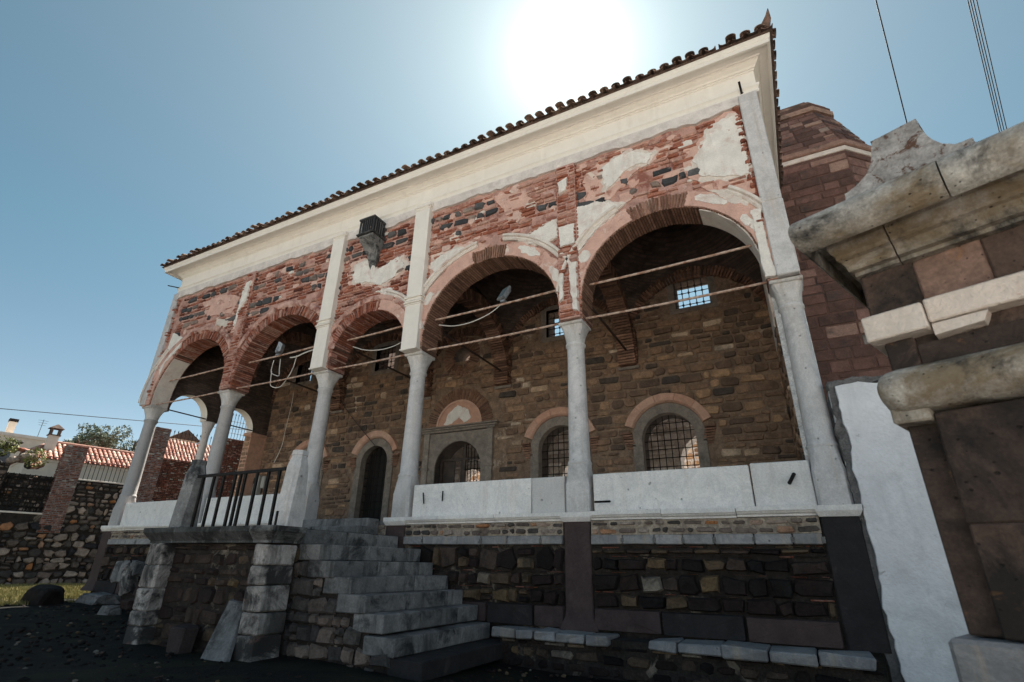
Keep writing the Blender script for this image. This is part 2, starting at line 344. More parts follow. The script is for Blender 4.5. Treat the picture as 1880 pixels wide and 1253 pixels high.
# ------------------------------------------------------------------ mesh helpers
class MB:
    def __init__(s): s.v = []; s.f = []; s.m = []; s.t = []; s.s = []
    def add(s, verts, faces, mi=0, tint=0.0, smooth=False):
        o = len(s.v); s.v.extend(verts)
        for f in faces:
            s.f.append([i + o for i in f]); s.m.append(mi); s.t.append(tint); s.s.append(smooth)
    def quad(s, a, b, c, d, mi=0, tint=0.0): s.add([a, b, c, d], [(0, 1, 2, 3)], mi, tint)
    def box(s, x0, x1, y0, y1, z0, z1, mi=0, tint=0.0, c=0.0, jit=0.0, fn=None):
        if c <= 0:
            v = [(x, y, z) for x in (x0, x1) for y in (y0, y1) for z in (z0, z1)]
            f = [(0, 1, 3, 2), (4, 6, 7, 5), (0, 4, 5, 1), (2, 3, 7, 6), (0, 2, 6, 4), (1, 5, 7, 3)]
        else:
            v = []; idx = {}
            for i, x in enumerate((x0, x1)):
                for j, y in enumerate((y0, y1)):
                    for k, z in enumerate((z0, z1)):
                        sx, sy, sz = (1, -1)[i], (1, -1)[j], (1, -1)[k]
                        jx, jy, jz = [rnd.uniform(-jit, jit) for _ in range(3)]
                        x_, y_, z_ = x + jx, y + jy, z + jz
                        idx[i, j, k, 0] = len(v); v.append((x_, y_ + sy * c, z_ + sz * c))
                        idx[i, j, k, 1] = len(v); v.append((x_ + sx * c, y_, z_ + sz * c))
                        idx[i, j, k, 2] = len(v); v.append((x_ + sx * c, y_ + sy * c, z_))
            f = []
            for i in (0, 1): f.append([idx[i, j, k, 0] for j, k in ((0, 0), (1, 0), (1, 1), (0, 1))])
            for j in (0, 1): f.append([idx[i, j, k, 1] for i, k in ((0, 0), (1, 0), (1, 1), (0, 1))])
            for k in (0, 1): f.append([idx[i, j, k, 2] for i, j in ((0, 0), (1, 0), (1, 1), (0, 1))])
            for i in (0, 1):
                for j in (0, 1):
                    f.append([idx[i, j, 0, 0], idx[i, j, 1, 0], idx[i, j, 1, 1], idx[i, j, 0, 1]])
                for k in (0, 1):
                    f.append([idx[i, 0, k, 0], idx[i, 1, k, 0], idx[i, 1, k, 2], idx[i, 0, k, 2]])
            for j in (0, 1):
                for k in (0, 1):
                    f.append([idx[0, j, k, 1], idx[1, j, k, 1], idx[1, j, k, 2], idx[0, j, k, 2]])
            for i in (0, 1):
                for j in (0, 1):
                    for k in (0, 1): f.append([idx[i, j, k, q] for q in (0, 1, 2)])
        if fn: v = [fn(p) for p in v]
        s.add(v, f, mi, tint)
    def tube(s, pts, r, n=6, mi=0, tint=0.0, caps=True):
        P = [Vector(p) for p in pts]; rings = []
        rr = r if isinstance(r, (list, tuple)) else [r] * len(P)
        up = Vector((0, 0, 1))
        for i, p in enumerate(P):
            d = (P[min(i + 1, len(P) - 1)] - P[max(i - 1, 0)])
            d = d.normalized() if d.length > 1e-9 else Vector((0, 0, 1))
            a = d.cross(up)
            if a.length < 0.05: a = d.cross(Vector((1, 0, 0)))
            a.normalize(); b = d.cross(a)
            rings.append([tuple(p + rr[i] * (math.cos(2 * math.pi * k / n) * a + math.sin(2 * math.pi * k / n) * b)) for k in range(n)])
        v = [q for ring in rings for q in ring]
        f = [(i * n + k, i * n + (k + 1) % n, (i + 1) * n + (k + 1) % n, (i + 1) * n + k) for i in range(len(P) - 1) for k in range(n)]
        s.add(v, f, mi, tint, n > 5)
        if caps:
            s.add(rings[0], [tuple(range(n))], mi, tint); s.add(rings[-1], [tuple(range(n))], mi, tint)
    def lathe(s, cx, cy, prof, n=28, mi=0, tint=0.0, smooth=True, wob=0.0):
        v = []
        for r, z in prof:
            for k in range(n):
                a = 2 * math.pi * k / n
                rr = r * (1 + wob * noise.noise((math.cos(a) * 2, math.sin(a) * 2, z * 1.3 + cx)))
                v.append((cx + rr * math.cos(a), cy + rr * math.sin(a), z))
        m = len(prof)
        f = [(i * n + k, i * n + (k + 1) % n, (i + 1) * n + (k + 1) % n, (i + 1) * n + k) for i in range(m - 1) for k in range(n)]
        s.add(v, f, mi, tint, smooth)
        s.add([v[k] for k in range(n)], [tuple(range(n))], mi, tint)
        s.add([v[(m - 1) * n + k] for k in range(n)], [tuple(range(n))], mi, tint)
    def loft(s, rings, mi=0, tint=0.0, smooth=False, closed=True, caps=True):
        n = len(rings[0]); v = [tuple(p) for r in rings for p in r]
        kk = n if closed else n - 1
        f = [(i * n + k, i * n + (k + 1) % n, (i + 1) * n + (k + 1) % n, (i + 1) * n + k) for i in range(len(rings) - 1) for k in range(kk)]
        s.add(v, f, mi, tint, smooth)
        if caps and closed:
            s.add(list(map(tuple, rings[0])), [tuple(range(n))], mi, tint); s.add(list(map(tuple, rings[-1])), [tuple(range(n))], mi, tint)
    def slab(s, poly, P, d0, d1, mi=0, tint=0.0, bev=0.02):
        """a flat patch with an outline: poly in (u, v), mapped by P(u, v, depth), from depth d0 to d1"""
        n = len(poly); cx = sum(p[0] for p in poly) / n; cy = sum(p[1] for p in poly) / n
        inner = []
        for i in range(n):
            a, b = Vector(poly[i - 1]), Vector(poly[(i + 1) % n]); t = (b - a); t.normalize() if t.length else None
            nn = Vector((-t.y, t.x)); 
            if area2(poly) < 0: nn = -nn
            inner.append((poly[i][0] + nn.x * bev, poly[i][1] + nn.y * bev))
        v = [P(u, w, d0) for u, w in poly] + [P(u, w, d1) for u, w in inner]
        f = [(i, (i + 1) % n, n + (i + 1) % n, n + i) for i in range(n)]
        f += [tuple(n + i for i in t) for t in geometry.tessellate_polygon([[Vector((u, w, 0)) for u, w in inner]])]
        s.add(v, f, mi, tint)
    def build(s, name, mats, parent=None, base=None, col=None):
        if not isinstance(mats, (list, tuple)): mats = [mats]
        b = Vector(base) if base is not None else (parent['_b'] if parent is not None else Vector((0, 0, 0)))
        b = Vector(b); wb = W(b)
        me = bpy.data.meshes.new(name)
        me.from_pydata([tuple(W(p) - wb) for p in s.v], [], s.f)
        for m in mats: me.materials.append(M[m] if isinstance(m, str) else m)
        me.polygons.foreach_set('material_index', s.m)
        me.polygons.foreach_set('use_smooth', s.s)
        at = me.attributes.new('tint', 'FLOAT', 'FACE'); at.data.foreach_set('value', s.t)
        me.update()
        o = bpy.data.objects.new(name, me); COL.objects.link(o)
        if parent is not None: o.parent = parent
        else: o.location = wb
        BASE[o.name] = b; o['_b'] = list(b)
        return o

BASE = {}
def area2(poly): return sum(poly[i - 1][0] * poly[i][1] - poly[i][0] * poly[i - 1][1] for i in range(len(poly)))

def thing(name, label, cat, base, group=None):
    o = bpy.data.objects.new(name, None); COL.objects.link(o)
    o.empty_display_size = 0.2
    o.location = W(base); o['_b'] = list(base)
    o['label'] = label; o['category'] = cat
    if group: o['group'] = group
    return o

def tag(o, label, cat, group=None):
    o['label'] = label; o['category'] = cat
    if group: o['group'] = group
    return o

def rough_poly(pts, step=0.09, amp=0.03, seed=0):
    out = []; n = len(pts)
    for i in range(n):
        a, b = Vector(pts[i]), Vector(pts[(i + 1) % n]); L = (b - a).length; k = max(1, int(L / step))
        nn = Vector((-(b - a).y, (b - a).x)).normalized() if L > 0 else Vector((0, 0))
        for j in range(k):
            p = a.lerp(b, j / k)
            q = p + nn * amp * (noise.noise((p.x * 5.1, p.y * 5.1, seed)) + 0.6 * noise.noise((p.x * 14, p.y * 14, seed + 9)))
            out.append((q.x, q.y))
    return out

def stone_block(mb, u0, u1, v0, v1, P, depth, bev, mi, tint, jit=0.25, corner=0.28, tilt=0.0):
    w, h = u1 - u0, v1 - v0; k = min(w, h)
    c = corner * k
    base = [(u0 + c, v0), (u1 - c, v0), (u1, v0 + c), (u1, v1 - c), (u1 - c, v1), (u0 + c, v1), (u0, v1 - c), (u0, v0 + c)]
    cu, cv = (u0 + u1) / 2, (v0 + v1) / 2
    pts = [(u + rnd.uniform(-1, 1) * jit * k * 0.36, v + rnd.uniform(-1, 1) * jit * k * 0.36) for u, v in base]
    inn = [(cu + (u - cu) * max(0.3, 1 - 2 * bev / w), cv + (v - cv) * max(0.3, 1 - 2 * bev / h)) for u, v in pts]
    tu, tv = rnd.uniform(-tilt, tilt), rnd.uniform(-tilt, tilt)
    vs = [P(u, v, -0.02) for u, v in pts] + [P(u, v, depth + tu * (u - cu) + tv * (v - cv) + rnd.uniform(-1, 1) * 0.12 * depth) for u, v in inn]
    vs.append(P(cu + rnd.uniform(-.15, .15) * w, cv + rnd.uniform(-.15, .15) * h, depth * rnd.uniform(0.88, 1.08)))
    f = [(i, (i + 1) % 8, 8 + (i + 1) % 8, 8 + i) for i in range(8)] + [(8 + i, 8 + (i + 1) % 8, 16) for i in range(8)]
    mb.add(vs, f, mi, tint)

def courses(mb, u0, u1, v0, v1, P, hr, wr, gap, depth, pick, skip=None, bev=0.03, jit=0.25, corner=0.28, wave=0.03, tilt=0.0, edge=True):
    """irregular coursed masonry laid stone by stone"""
    v = v0; row = 0
    while v < v1 - 0.03:
        h = min(rnd.uniform(*hr), v1 - v)
        if v1 - (v + h) < hr[0] * 0.6: h = v1 - v
        u = u0 - rnd.uniform(0, wr[0]) if not edge else u0
        while u < u1 - 0.02:
            w = rnd.uniform(*wr)
            if u + w > u1 or u1 - (u + w) < wr[0] * 0.5: w = u1 - u
            a, b = max(u, u0), min(u + w, u1)
            dv = wave * noise.noise((u * 0.7, v * 2.0, 3.1))
            parts = [(v, v + h)]
            if h > 0.24 and w < h * 1.3 and rnd.random() < 0.3:
                m = v + h * rnd.uniform(0.35, 0.65); parts = [(v, m), (m, v + h)]
            for (c0, c1) in parts:
                if b - a < 0.05 or c1 - c0 < 0.03: continue
                if skip and skip(a, b, c0, c1): continue
                pk = pick((a + b) / 2, (c0 + c1) / 2, b - a, c1 - c0)
                if pk is None: continue
                g = gap * rnd.uniform(0.6, 1.5)
                stone_block(mb, a + g / 2, b - g / 2, c0 + g / 2 + dv, c1 - g / 2 + dv, P, rnd.uniform(*depth), min(bev, (c1 - c0) * 0.25), pk[0], pk[1], jit, corner, tilt)
            u += w
        v += h; row += 1

def holed_wall(mb, u0, u1, v0, v1, P, thick, openings, mi=0, mi_in=0, extra=(), n_arc=26, tint=0.0, top=None):
    """wall in (u, v) with arched or square openings: each opening dict(l, r, lo, hi or (cz, rad))"""
    us = {u0, u1, *extra}
    for o in openings:
        us.add(max(o['l'], u0)); us.add(min(o['r'], u1))
        if 'rad' in o:
            for k in range(n_arc + 1):
                x = o['c'] - o['rad'] * math.cos(math.pi * k / n_arc)
                if u0 < x < u1: us.add(round(x, 5))
    us = sorted(us)
    us = [u for i, u in enumerate(us) if i == 0 or u - us[i - 1] > 1e-4]
    def hi(o, x):
        if 'rad' in o:
            d = o['rad'] ** 2 - (x - o['c']) ** 2
            return o['cz'] + math.sqrt(max(0.0, d)) * o.get('ry', 1.0)
        return o['hi']
    tp = top or (lambda x: v1)
    for a, b in zip(us[:-1], us[1:]):
        m = (a + b) / 2
        act = sorted([o for o in openings if o['l'] < m < o['r']], key=lambda o: o['lo'])
        la, lb = v0, v0
        for o in act:
            if o['lo'] > v0 + 1e-6:
                mb.quad(P(a, la, 0), P(b, lb, 0), P(b, o['lo'], 0), P(a, o['lo'], 0), mi, tint)
                mb.quad(P(a, la, -thick), P(b, lb, -thick), P(b, o['lo'], -thick), P(a, o['lo'], -thick), mi, tint)
                mb.quad(P(a, o['lo'], 0), P(b, o['lo'], 0), P(b, o['lo'], -thick), P(a, o['lo'], -thick), mi_in, tint)
            la, lb = hi(o, a), hi(o, b)
            mb.quad(P(a, la, 0), P(b, lb, 0), P(b, lb, -thick), P(a, la, -thick), mi_in, tint)
        mb.quad(P(a, la, 0), P(b, lb, 0), P(b, tp(b), 0), P(a, tp(a), 0), mi, tint)
        mb.quad(P(a, la, -thick), P(b, lb, -thick), P(b, tp(b), -thick), P(a, tp(a), -thick), mi, tint)
        mb.quad(P(a, tp(a), 0), P(b, tp(b), 0), P(b, tp(b), -thick), P(a, tp(a), -thick), mi, tint)
        if not act: mb.quad(P(a, v0, 0), P(b, v0, 0), P(b, v0, -thick), P(a, v0, -thick), mi, tint)
    for o in openings:
        for x in (o['l'], o['r']):
            if u0 - 1e-6 <= x <= u1 + 1e-6:
                lo, h_ = max(o['lo'], v0), hi(o, x)
                if h_ > lo + 1e-4: mb.quad(P(x, lo, 0), P(x, h_, 0), P(x, h_, -thick), P(x, lo, -thick), mi_in, tint)
    for x in (u0, u1):
        mb.quad(P(x, v0, 0), P(x, tp(x), 0), P(x, tp(x), -thick), P(x, v0, -thick), mi, tint)

def in_opening(openings, a, b, c, d, grow=0.0):
    for o in openings:
        for u in (a, (a + b) / 2, b):
            for v in (c, (c + d) / 2, d):
                if o['l'] - grow < u < o['r'] + grow:
                    if 'rad' in o:
                        if v >= o['lo'] - grow and (v <= o['cz'] or (u - o['c']) ** 2 + (v - o['cz']) ** 2 < (o['rad'] + grow) ** 2): return True
                    elif o['lo'] - grow < v < o['hi'] + grow: return True
    return False

def arc_bricks(mb, cx, cz, r0, r1, y0, y1, a0, a1, wd, mi, tr=(0.2, 0.9), gap=0.3, axis='x', P=None):
    """radial bricks of an arch; P(u, v, y) places them"""
    P = P or (lambda u, v, y: (u, y, v))
    n = max(2, int((a1 - a0) * (r0 + r1) / 2 / wd))
    for k in range(n):
        t0 = a0 + (a1 - a0) * (k + gap / 2) / n; t1 = a0 + (a1 - a0) * (k + 1 - gap / 2) / n
        ri, ro = r0 + rnd.uniform(-0.012, 0.012), r1 + rnd.uniform(-0.03, 0.02)
        ya = y0 + rnd.uniform(-0.018, 0.018)
        v = []
        for y in (ya, y1):
            for rr, t in ((ri, t0), (ri, t1), (ro, t1 - (t1 - t0) * 0.05), (ro, t0 + (t1 - t0) * 0.05)):
                v.append(P(cx + rr * math.cos(t), cz + rr * math.sin(t), y))
        mb.add(v, [(0, 1, 2, 3), (4, 5, 6, 7), (0, 1, 5, 4), (1, 2, 6, 5), (2, 3, 7, 6), (3, 0, 4, 7)], mi, rnd.uniform(*tr))

def arc_band(mb, cx, cz, prof, a0, a1, n, mi, tint=0.0, P=None, smooth=False, wob=0.0):
    """profile [(r, y)] swept along an arc"""
    P = P or (lambda u, v, y: (u, y, v))
    rings = []
    for k in range(n + 1):
        t = a0 + (a1 - a0) * k / n
        e = 1 + wob * noise.noise((t * 9, cx, 0))
        rings.append([P(cx + (r * (e if i in (0, len(prof) - 1) else 1)) * math.cos(t), cz + (r * (e if i in (0, len(prof) - 1) else 1)) * math.sin(t), y) for i, (r, y) in enumerate(prof)])
    mb.loft(rings, mi, tint, smooth, closed=True, caps=True)

def boulder(mb, c, r, seed, mi=0, tint=0.3, sub=2, amp=0.3, block=1.0):
    bm = bmesh.new(); bmesh.ops.create_icosphere(bm, subdivisions=sub, radius=1.0)
    vs = []
    for v in bm.verts:
        p = v.co; q = 1 + amp * noise.noise((p.x * 1.3 + seed, p.y * 1.3, p.z * 1.3)) + amp * 0.4 * noise.noise((p.x * 3 + seed, p.y * 3, p.z * 3))
        bx_ = [math.copysign(abs(w_) ** block, w_) for w_ in p]
        vs.append((c[0] + bx_[0] * r[0] * q, c[1] + bx_[1] * r[1] * q, c[2] + bx_[2] * r[2] * q))
    fs = [tuple(v.index for v in f.verts) for f in bm.faces]; bm.free()
    mb.add(vs, fs, mi, tint)

def leaves(mb, c, rad, n, size, mi=0, squash=1.0, shell=0.5, droop=0.0, seed=0):
    for _ in range(n):
        while True:
            p = Vector((rnd.uniform(-1, 1), rnd.uniform(-1, 1), rnd.uniform(-1, 1)))
            if p.length <= 1: break
        if rnd.random() < shell: p = p.normalized() * rnd.uniform(0.7, 1.0)
        q = Vector((c[0] + p.x * rad[0], c[1] + p.y * rad[1], c[2] + p.z * rad[2]))
        if noise.noise((q.x * 1.6 + seed, q.y * 1.6, q.z * 1.6)) < -0.12: continue
        d = Vector((rnd.gauss(0, 1), rnd.gauss(0, 1), rnd.gauss(0, 1) - droop)).normalized()
        e = d.cross(Vector((rnd.gauss(0, 1), rnd.gauss(0, 1), rnd.gauss(0, 1)))).normalized()
        L = size * rnd.uniform(0.6, 1.4)
        mb.add([tuple(q), tuple(q + d * L * 0.5 + e * L * 0.22), tuple(q + d * L), tuple(q + d * L * 0.5 - e * L * 0.22)], [(0, 1, 2, 3)], mi, rnd.random())

pi = math.pi
# ------------------------------------------------------------------ ground
def gz(x, y):
    z = -1.47
    t = min(1, max(0, (-14 - x) / 6)); z += 0.17 * t
    t = min(1, max(0, (x + 7) / 2.5)) * min(1, max(0, (y - 6) / 2)); z -= 0.22 * t
    return z
g = MB()
xs = [-420, -200, -110, -70, -55] + [-48 + i * 1.0 for i in range(58)] + [12, 16, 24, 50, 120, 420]
ys = [-420, -120, -40, -16, -8] + [-5 + i * 0.75 for i in range(34)] + [22, 26, 34, 50, 90, 200, 420]
vi = []
for y in ys:
    for x in xs:
        b = 0.05 * noise.noise((x * 0.6, y * 0.6, 1)) + 0.03 * noise.noise((x * 2, y * 2, 4)) if -50 < x < 12 and -6 < y < 20 else 0
        vi.append((x, y, gz(x, y) + b))
nx = len(xs)
g.add(vi, [(j * nx + i, j * nx + i + 1, (j + 1) * nx + i + 1, (j + 1) * nx + i) for j in range(len(ys) - 1) for i in range(nx - 1)], 0, 0, True)
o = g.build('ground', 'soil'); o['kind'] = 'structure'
p = MB(); p.quad((-60, -60, -1.36), (40, -60, -1.36), (40, -0.9, -1.36), (-60, -0.9, -1.36))
o = p.build('added_bounce_paving', 'paving'); o['kind'] = 'structure'  # unseen paving added behind the lens to bounce sunlight onto the facade
gr = MB()
for _ in range(70000):
    x, y = rnd.uniform(-32, -19.8), rnd.uniform(6.2, 15)
    if x > -20.2 and y > 9.6: continue
    if x > -12.5 and y > 6: continue
    if noise.noise((x * 0.55, y * 0.55, 7)) < -0.3: continue
    z = gz(x, y) - 0.04; h = rnd.uniform(0.04, 0.14); a = rnd.uniform(0, 2 * pi); w = 0.016
    dx, dy = math.cos(a), math.sin(a); lx, ly = rnd.uniform(-.05, .05), rnd.uniform(-.05, .05)
    gr.add([(x - dx * w, y - dy * w, z), (x + dx * w, y + dy * w, z), (x + lx, y + ly, z + h + 0.04)], [(0, 1, 2)], 0, rnd.random())
o = gr.build('grass', 'grass'); o['kind'] = 'stuff'
tag(o, 'short yellow green grass in the sunlit strip beside the portico', 'grass')

pe_ = MB()
for _ in range(2600):
    x, y = rnd.uniform(-22, 1.0), rnd.uniform(3.2, 9.4)
    if -11.6 < x < -5 and y > 6.1: continue
    r_ = rnd.uniform(0.012, 0.05) * (2.0 if rnd.random() < 0.04 else 1)
    boulder(pe_, (x, y, gz(x, y) + r_ * 0.2), (r_, r_, r_ * 0.6), rnd.random() * 99, 0, rnd.random() ** 2.0, 1, 0.4)
o = pe_.build('pebbles', 'rubble'); o['kind'] = 'stuff'
tag(o, 'small dark pebbles and clods scattered over the shaded soil', 'pebbles')

# ------------------------------------------------------------------ the portico building
YF = 10.0
B = thing('portico_building', 'ruined brick and stone portico with five arches, marble columns and a cream cornice', 'building', (-10, 12.5, -1.4))
ARCH = [(-18.35, 5.38, 2.04), (-13.81, 5.44, 1.99), (-10.0, 5.33, 1.42), (-6.03, 5.47, 1.98), (-1.58, 5.57, 1.91)]
PF = lambda u, v, d: (u, YF - d, v)
fopen = [dict(l=c - r, r=c + r, c=c, cz=cz, rad=r, lo=-9) for c, cz, r in ARCH]
fw = MB()   # 0 render 1 brick 2 black stone 3 soffit brick 4 old plaster 5 pink plaster 6 grey band
holed_wall(fw, -20.72, 0.9, 5.17, 9.95, PF, 0.62, fopen, 0, 3, n_arc=40)

def facade_pick(u, v, w, h):
    n = noise.noise((u * 0.45, v * 0.8, 2.0))
    near = min(math.hypot(u - c, v - cz) - r for c, cz, r in ARCH)
    keep = 0.985 if u < -8.3 else (0.9 if v > 8.1 else 0.55)
    if u > -8.3 and near < 0.8: keep = 0.3
    if -19.3 < u < -17.0 and 8.5 < v < 9.4 and n > -0.05: keep = 0.3
    if u > -9 and n < -0.18 and v < 9.0: keep *= 0.35
    if rnd.random() > keep: return None
    t = rnd.random() ** 1.2
    if u > -8.3: t = min(1, t * 0.65 + 0.4)
    return (1, t)
def fskip(grow):
    def f(a, b, c, d):
        if in_opening(fopen, a, b, c, d, grow): return True
        return False
    return f
v = 5.2; k = 0
while v < 9.52:
    zone = v > 7.55
    stone_row = zone and (k % 4 in (0, 2))
    h = 0.25 if stone_row else rnd.uniform(0.095, 0.125)
    u = -20.2
    while u < 0.35:
        n = noise.noise((u * 0.5, v * 0.9, 11.0))
        if stone_row and n > (-0.16 if u < -8.3 else 0.04) and not (-2.0 < u and v < 8.1):
            w = rnd.uniform(0.2, 0.55)
            if not fskip(0.5)(u, u + w, v, v + h) and rnd.random() < (0.9 if u < -5 else 0.62):
                if rnd.random() < 0.82:
                    stone_block(fw, u + 0.02, u + w - 0.02, v + rnd.uniform(0.0, 0.06), v + h - rnd.uniform(0.0, 0.05), PF, rnd.uniform(0.03, 0.075), 0.03, 2, rnd.random() ** 1.3, 0.65, 0.2)
                else:
                    for q in (0, 1):
                        stone_block(fw, u + 0.02, u + w - 0.02, v + q * h / 2 + 0.02, v + (q + 1) * h / 2 - 0.02, PF, rnd.uniform(0.02, 0.05), 0.015, 1, rnd.random(), 0.3, 0.15)
        else:
            w = rnd.uniform(0.22, 0.5)
            for q in range(2 if stone_row else 1):
                hh = h / 2 if stone_row else h
                z0 = v + q * hh; dv = 0.035 * noise.noise((u * 0.8, z0, 5))
                if fskip(0.40)(u, u + w, z0, z0 + hh): continue
                pk = facade_pick(u + w / 2, z0 + hh / 2, w, hh)
                if pk:
                    stone_block(fw, u + 0.012, u + w - 0.012, z0 + 0.013 + dv, z0 + hh - 0.012 + dv, PF, rnd.uniform(0.012, 0.06), 0.012, pk[0], pk[1], 0.55, 0.16)
        u += w
    v += h; k += 1
# plaster that still clings to the wall, traced from the photograph
def ipoly(pts, y=9.95): return [(onY(p, y)[0], onY(p, y)[2]) for p in pts]
PATCH = [
    [(1348, 213), (1361, 226), (1368, 278), (1377, 320), (1335, 324), (1289, 325), (1282, 310), (1273, 296), (1286, 275), (1296, 250), (1308, 229)],
    [(1103, 310), (1130, 290), (1159, 278), (1198, 282), (1187, 301), (1170, 303), (1145, 317), (1127, 338), (1113, 352), (1108, 331)],
    [(1053, 384), (1096, 371), (1141, 375), (1128, 394), (1096, 422), (1075, 447), (1057, 475)],
    [(951, 443), (985, 422), (1024, 399), (1024, 432), (1008, 446), (985, 450)],
    [(790, 486), (810, 469), (836, 456), (859, 455), (836, 469), (813, 486), (798, 498)],
    [(649, 506), (655, 486), (675, 478), (695, 495), (732, 472), (744, 486), (721, 509), (700, 524), (675, 518), (652, 521)],
    [(319, 612), (337, 622), (330, 638), (304, 666), (291, 694), (297, 666), (308, 640)],
    [(447, 532), (455, 532), (439, 593), (428, 599)],
    [(690, 536), (716, 530), (735, 541), (716, 545)],
    [(1300, 350), (1345, 345), (1372, 352), (1380, 385), (1340, 372)],
    [(400, 585), (420, 588), (415, 600), (396, 596)],
]
for i, pt in enumerate(PATCH):
    pl = rough_poly(ipoly(pt), 0.04, 0.06, i)
    if area2(pl) < 0: pl.reverse()
    fw.slab(pl, PF, 0.0, 0.068, 4, 0.0 if i not in (9, 10) else 0.8, 0.006)
    bp_ = ipoly(pt); gx, gy = sum(p_[0] for p_ in bp_) / len(bp_), sum(p_[1] for p_ in bp_) / len(bp_)
    for sc_, dd, mi_, am in ((1.12, 0.045, 4, 0.11), (1.3, 0.034, 5, 0.14)):
        pl = rough_poly([(gx + (u - gx) * sc_, gy + (v_ - gy) * sc_) for u, v_ in bp_], 0.05, am, i + 50)
        if area2(pl) < 0: pl.reverse()
        if not any(in_opening(fopen, u - .01, u + .01, v_ - .01, v_ + .01, 0.3) for u, v_ in pl) and max(u for u, _ in pl) < 0.6: fw.slab(pl, PF, 0.0, dd, mi_, 0.8, 0.006)
# thin underlayer of pink plaster round the big patches
for i, pt in enumerate([[(1330, 205), (1350, 205), (1375, 290), (1392, 395), (1360, 372), (1300, 350), (1262, 322), (1252, 296), (1285, 255), (1310, 222)],
                        [(1070, 325), (1100, 296), (1150, 285), (1180, 300), (1120, 365), (1075, 372)],
                        [(905, 360), (960, 352), (985, 375), (930, 395)], [(790, 470), (870, 442), (900, 450), (830, 490), (790, 515)],
                        [(372, 555), (415, 540), (440, 545), (425, 575), (380, 580)]]):
    pl = rough_poly(ipoly(pt), 0.08, 0.07, i + 30)
    if area2(pl) < 0: pl.reverse()
    fw.slab(pl, PF, 0.0, 0.042, 5, 0.3, 0.006)
# small flakes of plaster left between the bricks
k = 0
while k < 95:
    u, v_ = (rnd.uniform(-8.0, 0.3), rnd.uniform(6.2, 9.55)) if k < 70 else (rnd.uniform(-20.2, -8.6), rnd.uniform(6.5, 9.5))
    if in_opening(fopen, u - .2, u + .2, v_ - .2, v_ + .2, 0.42): continue
    a = rnd.uniform(0.05, 0.2); e = rnd.uniform(0.4, 1.0)
    pl = rough_poly([(u + a * math.cos(t * pi / 4) * rnd.uniform(.7, 1.3), v_ + a * e * math.sin(t * pi / 4) * rnd.uniform(.7, 1.3)) for t in range(8)], 0.04, 0.03, k)
    if area2(pl) < 0: pl.reverse()
    fw.slab(pl, PF, 0.0, rnd.uniform(0.025, 0.045), rnd.choice((4, 5, 5, 5)), rnd.random(), 0.005); k += 1
# crumbling grey band under the cornice
top = [(x * 0.15 - 20.72, 9.95) for x in range(0, 145)]
bot = [(u, 9.66 + 0.10 * noise.noise((u * 1.3, 0, 0)) + 0.07 * noise.noise((u * 5, 3, 0))) for u, _ in top]
for (a, b), (c, d) in zip(zip(top[:-1], top[1:]), zip(bot[:-1], bot[1:])):
    fw.quad(PF(*a, .09), PF(*b, .09), PF(*d, .085), PF(*c, .085), 6)
    fw.quad(PF(*c, .085), PF(*d, .085), PF(*d, 0), PF(*c, 0), 6)
# corner strips: crumbling brick beside the end pilasters
fw.quad(PF(0.34, 5.3, 0.03), PF(0.5, 5.3, 0.03), PF(0.5, 9.7, 0.03), PF(0.34, 9.7, 0.03), 1, 0.35)
for u0, u1, z0, z1 in ((0.33, 0.5, 5.3, 9.75), (-20.72, -20.45, 5.3, 9.6)):
    courses(fw, u0, u1, z0, z1, PF, (0.08, 0.16), (0.1, 0.25), 0.02, (0.02, 0.13), lambda *a: (1, rnd.uniform(0.2, 0.95)) if rnd.random() < 0.8 else None,
            skip=lambda a, b, c, d: in_opening(fopen, a, b, c, d, 0.02), bev=0.02, jit=0.5)
fw.build('facade_wall', ['render', 'brick', 'blackstone', 'soffit_brick', 'oldplaster', 'ringplaster', 'greyband'], B)

